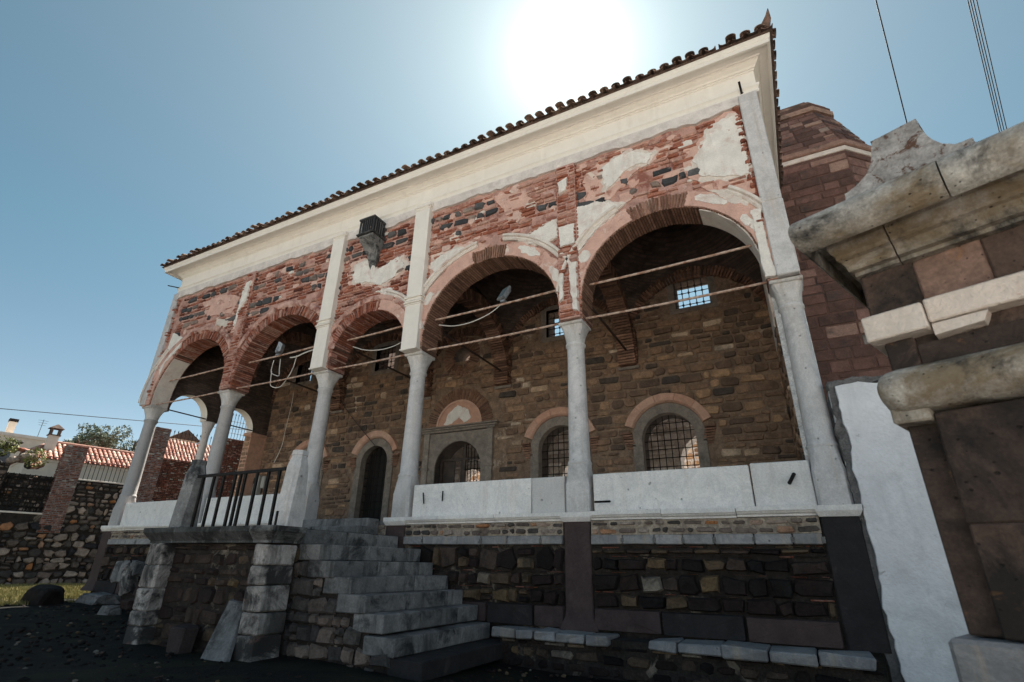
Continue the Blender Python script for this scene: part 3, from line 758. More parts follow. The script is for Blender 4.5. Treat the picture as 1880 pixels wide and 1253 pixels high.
PY_ = lambda u, v, y: (u, y, v)
RING = {0: [(132, 186)], 1: [], 2: [(-5, 78)], 3: [(-5, 76), (103, 182)], 4: [(-5, 72), (108, 182)]}
ARCHI = {0: [(133, 182)], 2: [(12, 74)], 3: [(18, 80), (98, 172)], 4: [(14, 52), (112, 172)]}
for i, (c, cz, r) in enumerate(ARCH):
    ar = MB()
    lo = -3
    arc_bricks(ar, c, cz, r - 0.012, r + (0.3 if i < 3 else 0.38), 9.965, 10.64, R(lo), R(180 - lo), 0.07, 0, (0.0, 1.0) if i < 3 else (0.25, 0.75), 0.34)
    # jamb bricks under the arch down to the capital
    for sx in (-1, 1):
        z = 5.2
        while z < cz - 0.02:
            xa = c + sx * (r - 0.012); xb = c + sx * (r + 0.24)
            ar.box(min(xa, xb), max(xa, xb), 9.97 + rnd.uniform(-.015, .015), 10.64, z, z + 0.075, 0, rnd.random())
            z += 0.1
    if i < 3:   # second, flush ring of rough plaster and brick
        for (a0, a1) in ((8, 60), (63, 100), (104, 150), (152, 176)):
            arc_band(ar, c, cz, [(r + 0.31, 9.98), (r + 0.32, 9.93), (r + 0.36, 9.905), (r + 0.47, 9.915), (r + 0.50, 9.95), (r + 0.50, 9.99)], R(a0), R(a1), 30, 3, 0.4, wob=0.05)
        arc_bricks(ar, c, cz, r + 0.30, r + 0.46, 9.95, 10.2, R(2), R(178), 0.16, 0, (0.1, 0.8), 0.2)
    for (a0, a1) in RING[i]:
        def polar(t_, q_): return (c + (r + q_) * math.cos(R(t_)), cz + (r + q_) * math.sin(R(t_)))
        na = 60; pts_ = []
        for k_ in range(na + 1):
            t_ = a0 + (a1 - a0) * k_ / na; pts_.append(polar(t_, 0.006 + 0.02 * max(0, noise.noise((t_ * .21, i, 2)))))
        for k_ in range(1, 9): pts_.append(polar(a1 + 2.2 * noise.noise((k_ * 1.3, i, a1)), 0.42 * k_ / 9))
        for k_ in range(na + 1):
            t_ = a1 + (a0 - a1) * k_ / na; pts_.append(polar(t_, 0.40 + 0.06 * noise.noise((t_ * .16, i, 7)) + 0.03 * noise.noise((t_ * .6, i, 8))))
        for k_ in range(1, 9): pts_.append(polar(a0 + 2.2 * noise.noise((k_ * 1.3, i, a0)), 0.42 * (9 - k_) / 9))
        if area2(pts_) < 0: pts_.reverse()
        ar.slab(pts_, PF, 0.02, 0.064, 1, 0.2, 0.004)
        if i in (0, 4):   # plaster still under the arch
            aa, ab = (a0, a1) if i == 0 else (-5, 62)
            if a0 < 100 or i == 0:
                arc_band(ar, c, cz, [(r - 0.035, 10.0), (r - 0.035, 10.6), (r - 0.005, 10.6), (r - 0.005, 10.0)], R(aa), R(ab), 40, 2, 0.6, wob=0.01)
    if i in (3, 4):       # smaller white patches on the ring
        for (a0, a1, q0, q1) in ((48, 66, 0.12, 0.36), (20, 34, 0.05, 0.25), (142, 152, 0.1, 0.36), (158, 172, 0.15, 0.4)):
            am_, qm = (a0 + a1) / 2, (q0 + q1) / 2
            pl = rough_poly([(c + (r + qm + (q1 - q0) * .5 * math.sin(w_)) * math.cos(R(am_ + (a1 - a0) * .55 * math.cos(w_))), cz + (r + qm + (q1 - q0) * .5 * math.sin(w_)) * math.sin(R(am_ + (a1 - a0) * .55 * math.cos(w_)))) for w_ in [2 * pi * z_ / 12 for z_ in range(12)]], 0.04, 0.06, i + a0)
            if area2(pl) < 0: pl.reverse()
            ar.slab(pl, PF, 0.05, 0.075, 2, 0.1, 0.004)
    a_ = ar.build('arch', ['brick' if i < 3 else 'soffit_brick', 'ringplaster', 'oldplaster', 'render'], B)
    for (a0, a1) in ARCHI.get(i, []):
        mo = MB()
        rr = r + 0.46
        prof = [(rr, 9.99), (rr, 9.93), (rr + 0.04, 9.90), (rr + 0.07, 9.90), (rr + 0.085, 9.92), (rr + 0.11, 9.87), (rr + 0.17, 9.87), (rr + 0.19, 9.92), (rr + 0.19, 9.99)]
        arc_band(mo, c, cz, prof, R(a0), R(a1), 44, 0, 0.5, wob=0.006)
        mo.build('archivolt_moulding', 'oldplaster', a_)

# pilaster strips above the columns
def pil(x0, x1, y0, mats, fresh, z0=5.17, z1=9.95):
    m = MB()
    if fresh:
        m.box(x0, x1, y0, 10.1, z0 + 0.05, z1, 0, 0, 0.012)
        m.box(x0 - 0.02, x1 + 0.02, y0 - 0.02, 10.1, z0, z0 + 0.05, 0, 0, 0.01)
        for z, e in ((6.50, 0.02), (6.56, 0.045), (6.63, 0.02), (6.72, 0.045)):
            m.box(x0 - e, x1 + e, y0 - e, 10.09, z, z + 0.05, 0, 0.3, 0.012)
        m.box(x0 - 0.04, x1 + 0.04, y0 - 0.04, 10.1, z1 - 0.16, z1 - 0.02, 0, 0.3, 0.02)
        m.box(x0 - 0.02, x1 + 0.02, y0 - 0.02, 10.1, z1 - 0.24, z1 - 0.18, 0, 0.3, 0.015)
        return m.build('pilaster', mats, B)
pil(-11.97, -11.47, 9.80, ['cream'], True)
pil(-8.58, -8.06, 9.80, ['cream'], True)
def ruined_pil(x0, x1, patches, seed):
    m = MB()
    m.box(x0, x1, 9.90, 10.05, 5.17, 9.66, 0, 0.0)
    PP = lambda u, v, d: (u, 9.90 - d, v)
    courses(m, x0, x1, 5.2, 9.6, PP, (0.085, 0.13), (0.18, 0.4), 0.025, (0.01, 0.05), lambda u, v, w, h: (1, rnd.uniform(0.3, 1)) if noise.noise((u, v * 0.7, seed)) > -0.25 else None, bev=0.012, corner=0.14)
    for sx in (x0, x1):
        PS = (lambda u, v, d: (x0 - d, u, v)) if sx == x0 else (lambda u, v, d: (x1 + d, u, v))
        courses(m, 9.9, 10.04, 5.2, 9.6, PS, (0.085, 0.13), (0.14, 0.15), 0.02, (0.01, 0.04), lambda u, v, w, h: (1, rnd.uniform(0.2, 0.9)), bev=0.012, corner=0.14)
    for i, pt in enumerate(patches):
        pl = rough_poly(pt, 0.06, 0.035, seed + i)
        if area2(pl) < 0: pl.reverse()
        m.slab(pl, PP, 0.0, 0.07, 2, 0.0, 0.012)
    return m.build('pilaster', ['render', 'brick', 'oldplaster'], B)
ruined_pil(-16.28, -15.86, [[(-16.2, 9.2), (-15.95, 9.25), (-15.95, 8.4), (-16.25, 8.0)]], 3)
ruined_pil(-4.02, -3.52, [[(-3.98, 7.7), (-3.56, 7.7), (-3.56, 7.15), (-3.95, 7.1)], [(-3.75, 6.6), (-3.54, 6.6), (-3.54, 5.3), (-3.66, 5.35), (-3.72, 6.0)], [(-4.0, 6.3), (-3.86, 6.35), (-3.9, 5.7), (-4.0, 5.6)], [(-3.98, 9.1), (-3.7, 9.2), (-3.75, 8.8), (-3.95, 8.7)]], 8)
m = MB(); m.box(0.5, 0.9, 9.86, 10.5, 5.17, 6.9, 0, 0.2, 0.02); m.box(0.5, 0.89, 9.865, 10.5, 6.905, 9.93, 0, 0.35, 0.02)
pl = rough_poly([(0.28, 6.8), (0.46, 6.8), (0.47, 6.2), (0.5, 5.2), (0.28, 5.2)], 0.06, 0.03, 5)
if area2(pl) < 0: pl.reverse()
m.slab(pl, PF, 0.0, 0.1, 1, 0, 0.012)
m.build('pilaster', ['column', 'oldplaster'], B)
m = MB(); m.box(-20.95, -20.6, 9.9, 10.5, 5.17, 9.9, 0, 0.5, 0.02)
m.build('pilaster', ['column'], B)

# columns: pier, pedestal, shaft, capital
CX = [-20.62, -16.2, -11.72, -8.3, -3.8, 0.64]
CY = 10.31
def sq(cx, cy, h, ch, z):
    p = [(-h + ch, -h), (h - ch, -h), (h, -h + ch), (h, h - ch), (h - ch, h), (-h + ch, h), (-h, h - ch), (-h, -h + ch)]
    return [(cx + a, cy + b, z) for a, b in p]
def sqring(cx, cy, h, z, k, n=32):
    """between a square (k=0) and a circle (k=1) of half width h"""
    out = []
    for i in range(n):
        a = 2 * pi * (i + 0.5) / n; c, s = math.cos(a), math.sin(a)
        q = 1 / max(abs(c), abs(s))
        rr = h * (k + (1 - k) * q)
        out.append((cx + rr * c, cy + rr * s, z))
    return out
for i, cx in enumerate(CX):
    sh = MB()
    rb, rt = (0.225, 0.195)
    sh.lathe(cx, CY, [(rb + 0.02, 1.92), (rb + 0.035, 1.95), (rb + 0.02, 1.98), (rb, 2.02), (rb - 0.005, 2.6), (rb - 0.02, 3.5), (rt, 4.5), (rt + 0.005, 4.58), (rt + 0.035, 4.61), (rt + 0.035, 4.65), (rt + 0.01, 4.68)], 32, 0, (1.15, 0.9, 0.6, 0.35, 0.1, 0.3)[i], wob=0.014)  # left columns tinted darker: their shade is put into the colour
    col = sh.build('column', 'column', B)
    ca = MB()
    ca.loft([sqring(cx, CY, 0.205, 4.66, 1.0), sqring(cx, CY, 0.215, 4.74, 0.95), sqring(cx, CY, 0.232, 4.86, 0.75), sqring(cx, CY, 0.255, 4.98, 0.4), sqring(cx, CY, 0.272, 5.07, 0.12), sqring(cx, CY, 0.276, 5.085, 0.05)], 0, 0.2, False)
    ca.box(cx - 0.295, cx + 0.295, CY - 0.315, CY + 0.315, 5.085, 5.168, 0, 0.35, 0.02, 0.006)
    ca.box(cx - 0.27, cx + 0.27, CY - 0.28, CY + 0.28, 5.165, 5.205, 0, 0.6)
    ca.build('capital', 'capital', col)
    pe = MB()
    hw = 0.25
    pe.loft([sqring(cx, CY, hw, 0.96, 0), sqring(cx, CY, hw, 1.52, 0.0), sqring(cx, CY, hw - 0.01, 1.6, 0.12), sqring(cx, CY, 0.245, 1.76, 0.55), sqring(cx, CY, 0.242, 1.93, 1.0)], 0, (1.1, 0.9, 0.65, 0.5, 0.15, 0.35)[i], False)  # left pedestals carry the same shade in their tint
    pe.build('pedestal', 'column', col)
    pr = MB()
    z0 = -1.08 if i else -1.02
    fl_ = 0.0 if i == 5 else 1.0
    pr.loft([sq(cx, CY - .04, 0.27 + 0.1 * fl_, 0.03, z0), sq(cx, CY - .04, 0.27 + 0.09 * fl_, 0.03, z0 + 0.05), sq(cx, CY - .04, 0.27 + 0.02 * fl_, 0.03, z0 + 0.2), sq(cx, CY - .04, 0.27, 0.02, z0 + 0.32), sq(cx, CY - .04, 0.27, 0.02, 0.78)], 0, 0.1 if i < 5 else 1.0)
    pr.build('pier', 'pier', col)
    cp = MB()
    cp.loft([sq(cx, CY - .06, 0.28, 0.01, 0.782), sq(cx, CY - .06, 0.315, 0.01, 0.84), sq(cx, CY - .06, 0.33, 0.01, 0.87), sq(cx, CY - .06, 0.33, 0.01, 0.955)], 0, 0.2)
    cp.build('pier_cap', 'marble', col)

# podium wall below the parapet, string courses, ledge
bays = [(CX[0] + 0.29, CX[1] - 0.29), (CX[1] + 0.29, CX[2] - 0.29), (CX[2] + 0.29, CX[3] - 0.29), (CX[3] + 0.29, CX[4] - 0.29), (CX[4] + 0.29, CX[5] - 0.29)]
bw = MB()
bw.box(-20.6, 0.64, 10.05, 10.6, -1.6, 0.8, 0)
PB = lambda u, v, d: (u, 10.05 - d, v)
def rub_pick(u, v, w, h):
    return (1, min(0.86, rnd.random() ** 1.05) if rnd.random() < 0.9 else rnd.uniform(0.86, 1.0))
for bi, (a, b) in enumerate(bays):
    bw.quad(PB(a, 0.535, 0.03), PB(b, 0.535, 0.03), PB(b, 0.795, 0.03), PB(a, 0.795, 0.03), 4)
    courses(bw, a, b, 0.54, 0.79, PB, (0.11, 0.14), (0.12, 0.38), 0.03, (0.045, 0.09), lambda u, v, w, h: (3, rnd.uniform(0.2, 1.0)), bev=0.02, jit=0.45, corner=0.25)
    v_ = -0.69
    while v_ < 0.3:
        h_ = min(rnd.uniform(0.27, 0.42), 0.36 - v_)
        if 0.36 - v_ - h_ < 0.15: h_ = 0.36 - v_
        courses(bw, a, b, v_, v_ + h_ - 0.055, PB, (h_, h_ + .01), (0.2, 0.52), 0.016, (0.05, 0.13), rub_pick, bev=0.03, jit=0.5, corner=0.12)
        courses(bw, a, b, v_ + h_ - 0.06, v_ + h_, PB, (0.06, 0.07), (0.12, 0.4), 0.04, (0.02, 0.06), lambda u, v, w, h: (5, rnd.random() * 0.5) if rnd.random() < 0.35 else ((1, rnd.uniform(.5, .95)) if rnd.random() < 0.5 else None), bev=0.012, jit=0.4, corner=0.2)
        v_ += h_
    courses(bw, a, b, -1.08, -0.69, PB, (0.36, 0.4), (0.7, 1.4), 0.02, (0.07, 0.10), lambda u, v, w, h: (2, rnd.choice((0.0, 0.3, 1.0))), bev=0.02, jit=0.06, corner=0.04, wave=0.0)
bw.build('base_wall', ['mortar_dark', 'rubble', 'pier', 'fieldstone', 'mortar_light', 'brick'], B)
for bi, (a, b) in enumerate(bays):
    if bi == 2: continue
    s_ = MB()
    u = a - 0.0
    while u < b - 0.01:
        w = min(rnd.uniform(0.7, 1.5), b - u)
        if b - u - w < 0.4: w = b - u
        prof = [(10.05, 0.795), (9.99, 0.80), (9.985, 0.83), (9.95, 0.85), (9.93, 0.88), (9.91, 0.885), (9.91, 0.955), (10.3, 0.955), (10.3, 0.795)]
        q = rnd.uniform(-.008, .008)
        s_.loft([[(x, y + q, z + q) for y, z in prof] for x in (u + 0.006, u + w - 0.006)], 0, rnd.uniform(0, 0.35))
        u += w
    s_.build('string_course', 'marble', B)
for bi, (a, b) in enumerate(bays):
    s_ = MB(); u = a
    while u < b - 0.01:
        w = min(rnd.uniform(0.5, 1.1), b - u)
        if b - u - w < 0.3: w = b - u
        q = rnd.uniform(-.008, .008)
        s_.box(u + 0.008, u + w - 0.008, 9.95 + q, 10.1, 0.37, 0.53, 0, rnd.uniform(0, 0.5), 0.012, 0.004)
        if rnd.random() < 0.7: s_.box(u + w - 0.03, u + w + 0.03, 9.945 + q, 9.96, 0.38 + rnd.random() * 0.04, 0.48, 1, 0)
        u += w
    s_.build('stone_band', ['bluemarble', 'cement'], B)
# parapet slabs
def para(x0, x1, tint_, z1=1.70):
    m = MB(); m.box(x0, x1, 10.16, 10.34, 0.958, z1, 0, tint_, 0.014, 0.004)
    return m.build('parapet_slab', 'marble', B)
para(bays[0][0] + 0.02, -18.4, 0.25); para(-18.385, bays[0][1], 0.35)
para(bays[1][0], -14.3, 0.2); para(-14.285, bays[1][1], 0.3)
para(bays[3][0] + 0.03, -4.86, 0.0); para(-4.845, bays[3][1] - 0.01, 0.95)
para(bays[4][0] + 0.03, -0.57, 0.05); para(-0.545, bays[4][1] + 0.03, 0.45, 1.72)
def spike(p, q, r=0.016):
    m = MB(); m.tube([p, q], r, 6); return m.build('iron_spike', 'iron', B)
spike(onY((777, 905), 10.12), onY((778, 925), 10.1)); spike(onY((813, 902), 10.12), onY((812, 920), 10.1))
spike(onY((1458, 870), 10.12), onY((1449, 888), 10.0), 0.03); spike(onY((1092, 922), 9.99), onY((1120, 921), 9.85), 0.022)
spike((-20.68, 9.9, 10.12), (-21.25, 9.72, 10.28), 0.022); spike((0.60, 9.97, 10.02), (0.58, 9.72, 10.18), 0.025); spike((0.52, 9.95, 10.0), (0.63, 9.9, 10.0), 0.012)

# ledge of marble blocks at the foot
lg = MB()
lg.box(-5.2, 0.7, 9.55, 10.06, -2.0, -1.14, 0)
PL = lambda u, v, d: (u, 9.55 - d, v)
courses(lg, -5.2, 0.75, -2.0, -1.22, PL, (0.12, 0.2), (0.18, 0.5), 0.04, (0.01, 0.06), lambda u, v, w, h: (1, rnd.choice((rnd.uniform(0, .7), rnd.uniform(.7, 1)))), bev=0.03, jit=0.5)
u = -5.35
while u < 0.6:
    w = rnd.uniform(0.35, 0.75)
    w = min(w, 0.66 - u)
    if not (-3.25 < u < -2.55): lg.box(u + .01, u + w - .01, 9.4 + rnd.uniform(-.05, .05), 10.04, -1.235 + rnd.uniform(-.01, .01), -1.085 + rnd.uniform(-.01, .01), 2, rnd.uniform(0.2, 0.7), 0.02, 0.02)
    u += w
lg.build('ledge', ['mortar_dark', 'rubble', 'bluemarble'], B)

# cornice, swept round three sides (wall corner -> eave corner)
P0 = [(-20.75, 16.2), (-20.75, 9.97), (0.92, 9.97), (0.92, 16.2)]
P1 = [(-21.35, 16.2), (-21.35, 9.42), (1.36, 9.42), (1.36, 16.2)]
prof = [(-0.3, 9.93), (0.05, 9.93), (0.09, 9.95), (0.09, 10.0), (0.05, 10.03), (0.08, 10.06), (0.15, 10.10), (0.15, 10.15), (0.10, 10.17), (0.02, 10.19), (0.02, 10.60), (0.07, 10.61), (0.07, 10.64),
        (0.13, 10.65), (0.17, 10.69), (0.28, 10.73), (0.34, 10.77), (0.34, 10.795), (0.42, 10.80), (0.44, 10.815), (0.80, 10.815), (0.80, 10.765), (0.92, 10.765), (0.92, 10.865), (0.96, 10.89), (1.0, 10.95), (1.0, 10.985), (-0.3, 10.985)]
co = MB()
def lerp2(a, b, t): return (a[0] + (b[0] - a[0]) * t, a[1] + (b[1] - a[1]) * t)
segs = []
for (qa, qb) in ((0, 1), (1, 2), (2, 3)):
    n = 1 if (qa, qb) != (1, 2) else 24
    for k in range(n):
        rings = []
        for t in (k / n, (k + 1) / n):
            ring = []
            for o_, z in prof:
                a = lerp2(P0[qa], P1[qa], o_); b = lerp2(P0[qb], P1[qb], o_)
                p_ = lerp2(a, b, t); ring.append((p_[0], p_[1], z + 0.004 * noise.noise((p_[0] * 0.7, z * 3, 0))))
            rings.append(ring)
        co.loft(rings, 0, rnd.uniform(0.0, 0.25), closed=True, caps=False)
co.build('cornice', 'cream', B)

# hipped tile roof
rf = MB()
EX0, EX1, EY, EZ = -21.42, 1.42, 9.35, 10.99
SL, RUN = 0.33, 3.2
def rz(x, y): return EZ + SL * min(x - EX0, EX1 - x, y - EY, RUN)
c4 = [(EX0 + RUN, EY + RUN), (EX1 - RUN, EY + RUN), (EX1 - RUN, 16.2), (EX0 + RUN, 16.2)]
V = [(EX0, EY, EZ), (EX1, EY, EZ), (EX1, 16.2, EZ), (EX0, 16.2, EZ)] + [(x, y, EZ + SL * RUN) for x, y in c4]
rf.add(V, [(0, 1, 5, 4), (1, 2, 6, 5), (3, 0, 4, 7), (4, 5, 6, 7), (0, 1, 2, 3), (2, 3, 7, 6)], 0, 0.2)
roof = rf.build('roof', 'tile', B)
def half_tile(mb, p, d, up, side, L, r, cover, tint_, th=0.022, fl=0.66):
    """one barrel tile run from p along d; cover tiles arch up, pan tiles dip"""
    n = 8; rings = []
    for q in (0.0, L):
        o_, i_ = [], []
        for k in range(n + 1):
            a = pi * k / n
            cs, sn = math.cos(a), math.sin(a) * (fl if cover else -0.55)
            for lst, rr in ((o_, r), (i_, r - th)):
                lst.append(tuple(Vector(p) + Vector(d) * q + Vector(side) * (cs * rr) + Vector(up) * (sn * rr)))
        rings.append(o_ + i_[::-1])
    mb.loft(rings, 0, tint_, False, closed=True, caps=True)
ti = MB()
d = Vector((0, 1, SL)).normalized(); up = Vector((0, -SL, 1)).normalized(); side = Vector((1, 0, 0))
sp = 0.30; nT = int((EX1 - EX0) / sp); x = EX0 + 0.1
for k in range(nT + 1):
    L = min(x - EX0, EX1 - x, RUN)
    if L > 0.05:
        L = L * 1.05 + 0.15
        ox = rnd.uniform(-.07, .07)
        half_tile(ti, (x + sp / 2, EY - 0.06 + rnd.uniform(-.02, .02), EZ + 0.085), d, up, side, L, 0.12, False, rnd.random())
        if not (EX1 - 1.35 < x < EX1 - 0.85):
            half_tile(ti, (x, EY - 0.10 + ox, EZ + 0.055 + rnd.uniform(-.012, .012) + 0.03 * noise.noise((x * 0.35, 0, 0))), d, (up + Vector((rnd.uniform(-.08, .08), 0, 0))).normalized(), side, L, 0.112, True, rnd.random(), fl=0.62)
    x += sp
# right eave, seen edge-on
y = EY + 0.25
while y < 16:
    half_tile(ti, (EX1 + 0.06 + rnd.uniform(-.02, .02), y, EZ + 0.09), Vector((-1, 0, SL)).normalized(), Vector((SL, 0, 1)).normalized(), Vector((0, 1, 0)), min(y - EY, RUN), 0.128, True, rnd.random())
    half_tile(ti, (EX1 + 0.03, y + sp / 2, EZ + 0.10), Vector((-1, 0, SL)).normalized(), Vector((SL, 0, 1)).normalized(), Vector((0, 1, 0)), min(y - EY, RUN), 0.15, False, rnd.random())
    y += sp
y = EY + 0.25
while y < 16:
    half_tile(ti, (EX0 - 0.06, y, EZ + 0.09), Vector((1, 0, SL)).normalized(), Vector((-SL, 0, 1)).normalized(), Vector((0, 1, 0)), min(y - EY, RUN), 0.128, True, rnd.random())
    y += sp
ti.build('roof_tiles', 'tile', roof)
hn = MB()   # upturned corner tile
hp = [(1.05, 9.62, 11.15), (1.2, 9.5, 11.14), (1.33, 9.38, 11.2), (1.40, 9.32, 11.34), (1.43, 9.29, 11.56)]
rings = []
for k, p_ in enumerate(hp):
    w_ = (0.13, 0.14, 0.12, 0.08, 0.012)[k]
    a = Vector((1, 1, 0)).normalized() * w_
    c_ = Vector(p_); u_ = Vector((0.3, -0.3, 0.7)).normalized() * w_ * (0.5 if k < 4 else 0.2)
    rings.append([tuple(c_ - a), tuple(c_ - a * 0.6 + u_), tuple(c_ + u_ * 1.4), tuple(c_ + a * 0.6 + u_), tuple(c_ + a), tuple(c_ - u_ * 0.3)])
hn.loft(rings, 0, 0.55)
hn.build('corner_tile', 'tile', roof)
# ------------------------------------------------------------------ tie rods
def rod(a, b, r, mat, sag=0.0):
    m = MB(); P = [tuple(Vector(a).lerp(Vector(b), t / 8) - Vector((0, 0, sag * 4 * (t / 8) * (1 - t / 8)))) for t in range(9)]
    m.tube(P, r, 8); return m.build('tie_rod', mat, B)
for c, cz, r in ARCH:
    w_ = math.sqrt(r * r - (6.2 - cz) ** 2)
    rod((c - w_ - 0.1, 10.32, 6.17), (c + w_ + 0.1, 10.32, 6.23), 0.03, 'rod', 0.02)
for i in range(5):
    rod((CX[i] + 0.2, 10.2, 5.24), (CX[i + 1] - 0.2, 10.2, 5.24), 0.028, 'rod', 0.025)
for i in (1, 2, 3, 4):
    rod((CX[i], 10.62, 6.25), (CX[i], 14.95, 6.25), 0.035, 'darkrod')

# ------------------------------------------------------------------ back wall of the porch, with doors and windows
YB = 15.1
PK = lambda u, v, d: (u, YB - d, v)
def aop(c, cz, r, lo): return dict(l=c - r, r=c + r, c=c, cz=cz, rad=r, lo=lo)
def sop(l, r, lo, hi): return dict(l=l, r=r, lo=lo, hi=hi)
FLOOR = 0.9
ARO = [('door', -17.4, 3.45, 0.64, FLOOR), ('door', -13.86, 3.45, 0.66, FLOOR), ('portal', -10.05, 3.0, 0.97, FLOOR), ('window', -6.2, 3.38, 0.76, 1.9), ('window', -2.82, 3.40, 0.77, 1.9)]
UPW = [(-19.2, -18.2, 7.4, 8.42), (-14.46, -13.44, 7.25, 8.32), (-6.64, -5.62, 7.3, 8.35), (-2.18, -1.15, 7.44, 8.48)]
bop = [aop(c, cz, r, lo) for _, c, cz, r, lo in ARO] + [sop(*u) for u in UPW] + [aop(-10.15, 7.2, 0.36, 7.0)]
bk = MB()
holed_wall(bk, -20.75, 0.9, 0.3, 10.3, PK, 0.75, bop, 0, 1)
sk = [dict(l=c - r - 0.3, r=c + r + 0.3, c=c, cz=cz, rad=r + 0.3, lo=lo) for _, c, cz, r, lo in ARO]
sk[2] = sop(-11.6, -8.55, FLOOR, 4.5)
sk += [sop(l - 0.2, r + 0.2, lo - 0.2, hi + 0.2) for l, r, lo, hi in UPW] + [aop(-10.15, 7.2, 0.85, 7.0), aop(-10.1, 4.5, 1.45, 4.4)]
def bpick(u, v, w, h):
    n = noise.noise((u * 0.4, v * 0.6, 5))
    t = min(1, max(0, rnd.gauss(0.42 + 0.25 * n, 0.22)))
    if rnd.random() < 0.06: t = rnd.uniform(0.9, 1)
    return (2, t)
courses(bk, -20.4, 0.6, 0.9, 9.6, PK, (0.13, 0.30), (0.22, 0.75), 0.035, (0.015, 0.06), bpick,
        skip=lambda a, b, c, d: in_opening(sk, a, b, c, d, 0.0) or c > 8.9, bev=0.025, jit=0.35, corner=0.2, wave=0.05)
# brick rings over the lunette, round the oculus, and the blind arches of the vaults
arc_bricks(bk, -10.1, 4.5, 0.97, 1.40, YB - 0.03, YB + 0.1, R(2), R(178), 0.075, 3, (0.1, 0.6))
arc_bricks(bk, -10.15, 7.2, 0.37, 0.80, YB - 0.035, YB + 0.1, R(0), R(359), 0.10, 3, (0.1, 0.6))
bk_o = bk.build('back_wall', ['mortar_brown', 'brownstone', 'brownstone', 'soffit_brick'], B)
def bars(mb, l, r, lo, hi, y, nx_, nz_, rad=0.013, arch=None, knots=False):
    for k in range(1, nx_):
        x = l + (r - l) * k / nx_
        h_ = hi if arch is None else arch[1] + math.sqrt(max(0, arch[2] ** 2 - (x - arch[0]) ** 2))
        mb.tube([(x, y, lo), (x, y, h_)], rad, 5)
    for k in range(1, nz_):
        z = lo + (hi - lo) * k / nz_
        a_, b_ = l, r
        if arch is not None and z > arch[1]:
            w_ = math.sqrt(max(0, arch[2] ** 2 - (z - arch[1]) ** 2)); a_, b_ = arch[0] - w_, arch[0] + w_
        mb.tube([(a_, y - 0.012, z), (b_, y - 0.012, z)], rad, 5)
        if knots:
            for q in range(1, nx_):
                x = l + (r - l) * q / nx_; mb.box(x - .028, x + .028, y - .035, y + .012, z - .028, z + .028)
for (l, r, lo, hi) in UPW:
    f_ = MB()
    for a in ((l - 0.2, l, lo - 0.16, hi + 0.16), (r, r + 0.2, lo - 0.16, hi + 0.16), (l, r, lo - 0.16, lo), (l, r, hi, hi + 0.16)):
        f_.box(a[0], a[1], YB - 0.02, YB + 0.2, a[2], a[3], 0, 0.1)
    wo = f_.build('window', 'greyframe', B)
    b_ = MB(); bars(b_, l, r, lo, hi, YB + 0.25, 5, 5, 0.014, None, True)
    b_.build('grille', 'iron', wo)
for kind, c, cz, r, lo in ARO:
    if kind == 'portal': continue
    f_ = MB()
    n = 36
    ringp = []
    def arch_path(rr): 
        return [(c - rr, lo)] + [(c - rr, cz)] + [(c - rr * math.cos(pi * k / n), cz + rr * math.sin(pi * k / n)) for k in range(1, n)] + [(c + rr, cz), (c + rr, lo)]
    for pa, pb in ((arch_path(r - 0.01), arch_path(r + 0.27)),):
        rings = [[(a[0], YB - 0.05, a[1]), (b[0], YB - 0.05, b[1]), (b[0], YB + 0.1, b[1]), (a[0], YB + 0.22, a[1])] for a, b in zip(pa, pb)]
        f_.loft(rings, 0, 0.3, closed=True, caps=True)
    fo = f_.build(kind, 'greyframe', B)
    h_ = MB()
    for k5 in range(5): arc_band(h_, c, cz + 0.02, [(r + 0.275, YB + 0.05), (r + 0.275, YB - 0.06), (r + 0.33, YB - 0.13), (r + 0.54, YB - 0.14), (r + 0.55, YB + 0.05)], R(20 + 28 * k5 + 0.25), R(20 + 28 * (k5 + 1) - 0.25), 9, 0, rnd.random())
    for sx in (-1, 1):
        for q in range(7):
            z = cz + 0.27 - q * 0.075
            h_.box(c + sx * (r + 0.42 - 0.02 * q) - 0.15, c + sx * (r + 0.42 - 0.02 * q) + 0.13, YB - 0.11 + 0.012 * q, YB + 0.03, z - 0.05, z - 0.005, 1, rnd.uniform(.2, .7))
    h_.build('hood', ['hood', 'soffit_brick'], fo)
    b_ = MB(); bars(b_, c - r, c + r, lo, cz + r, YB + 0.3, 8 if kind == 'window' else 6, 9 if kind == 'window' else 11, 0.014, (c, cz, r))
    b_.build('grille', 'iron', fo)
    if kind == 'door':
        d_ = MB(); d_.box(c - r, c + r, YB + 0.42, YB + 0.5, lo, cz + r - 0.02, 0, 0)
        for q in range(5): d_.box(c - r + q * 2 * r / 5 + 0.02, c - r + (q + 1) * 2 * r / 5 - 0.02, YB + 0.40, YB + 0.43, lo, cz + r - 0.05, 0, 0)
        d_.build('door_leaf', 'dark', fo)
# the portal: square frame, arched opening, cornice, lunette above
c, cz, r = -10.05, 3.0, 0.97
f_ = MB()
pop = [aop(c, cz, r - 0.02, FLOOR)]
holed_wall(f_, -11.45, -8.72, FLOOR, 4.28, lambda u, v, d: (u, YB - 0.06 - d, v), 0.06, pop, 0, 0, n_arc=36, tint=0.35)
for x0, x1, y0, z0, z1, t_ in ((-11.52, -11.28, 0.12, FLOOR, 4.3, 0.7), (-8.88, -8.64, 0.12, FLOOR, 4.3, 0.5), (-11.56, -11.24, 0.15, 3.0, 3.08, 0.4), (-8.92, -8.60, 0.15, 3.0, 3.08, 0.4),
                               (-11.62, -8.55, 0.14, 4.30, 4.38, 0.3), (-11.70, -8.47, 0.2, 4.38, 4.44, 0.4), (-11.78, -8.40, 0.26, 4.445, 4.50, 0.5)):
    f_.box(x0, x1, YB - y0, YB + 0.02, z0, z1, 0, t_, 0.012)
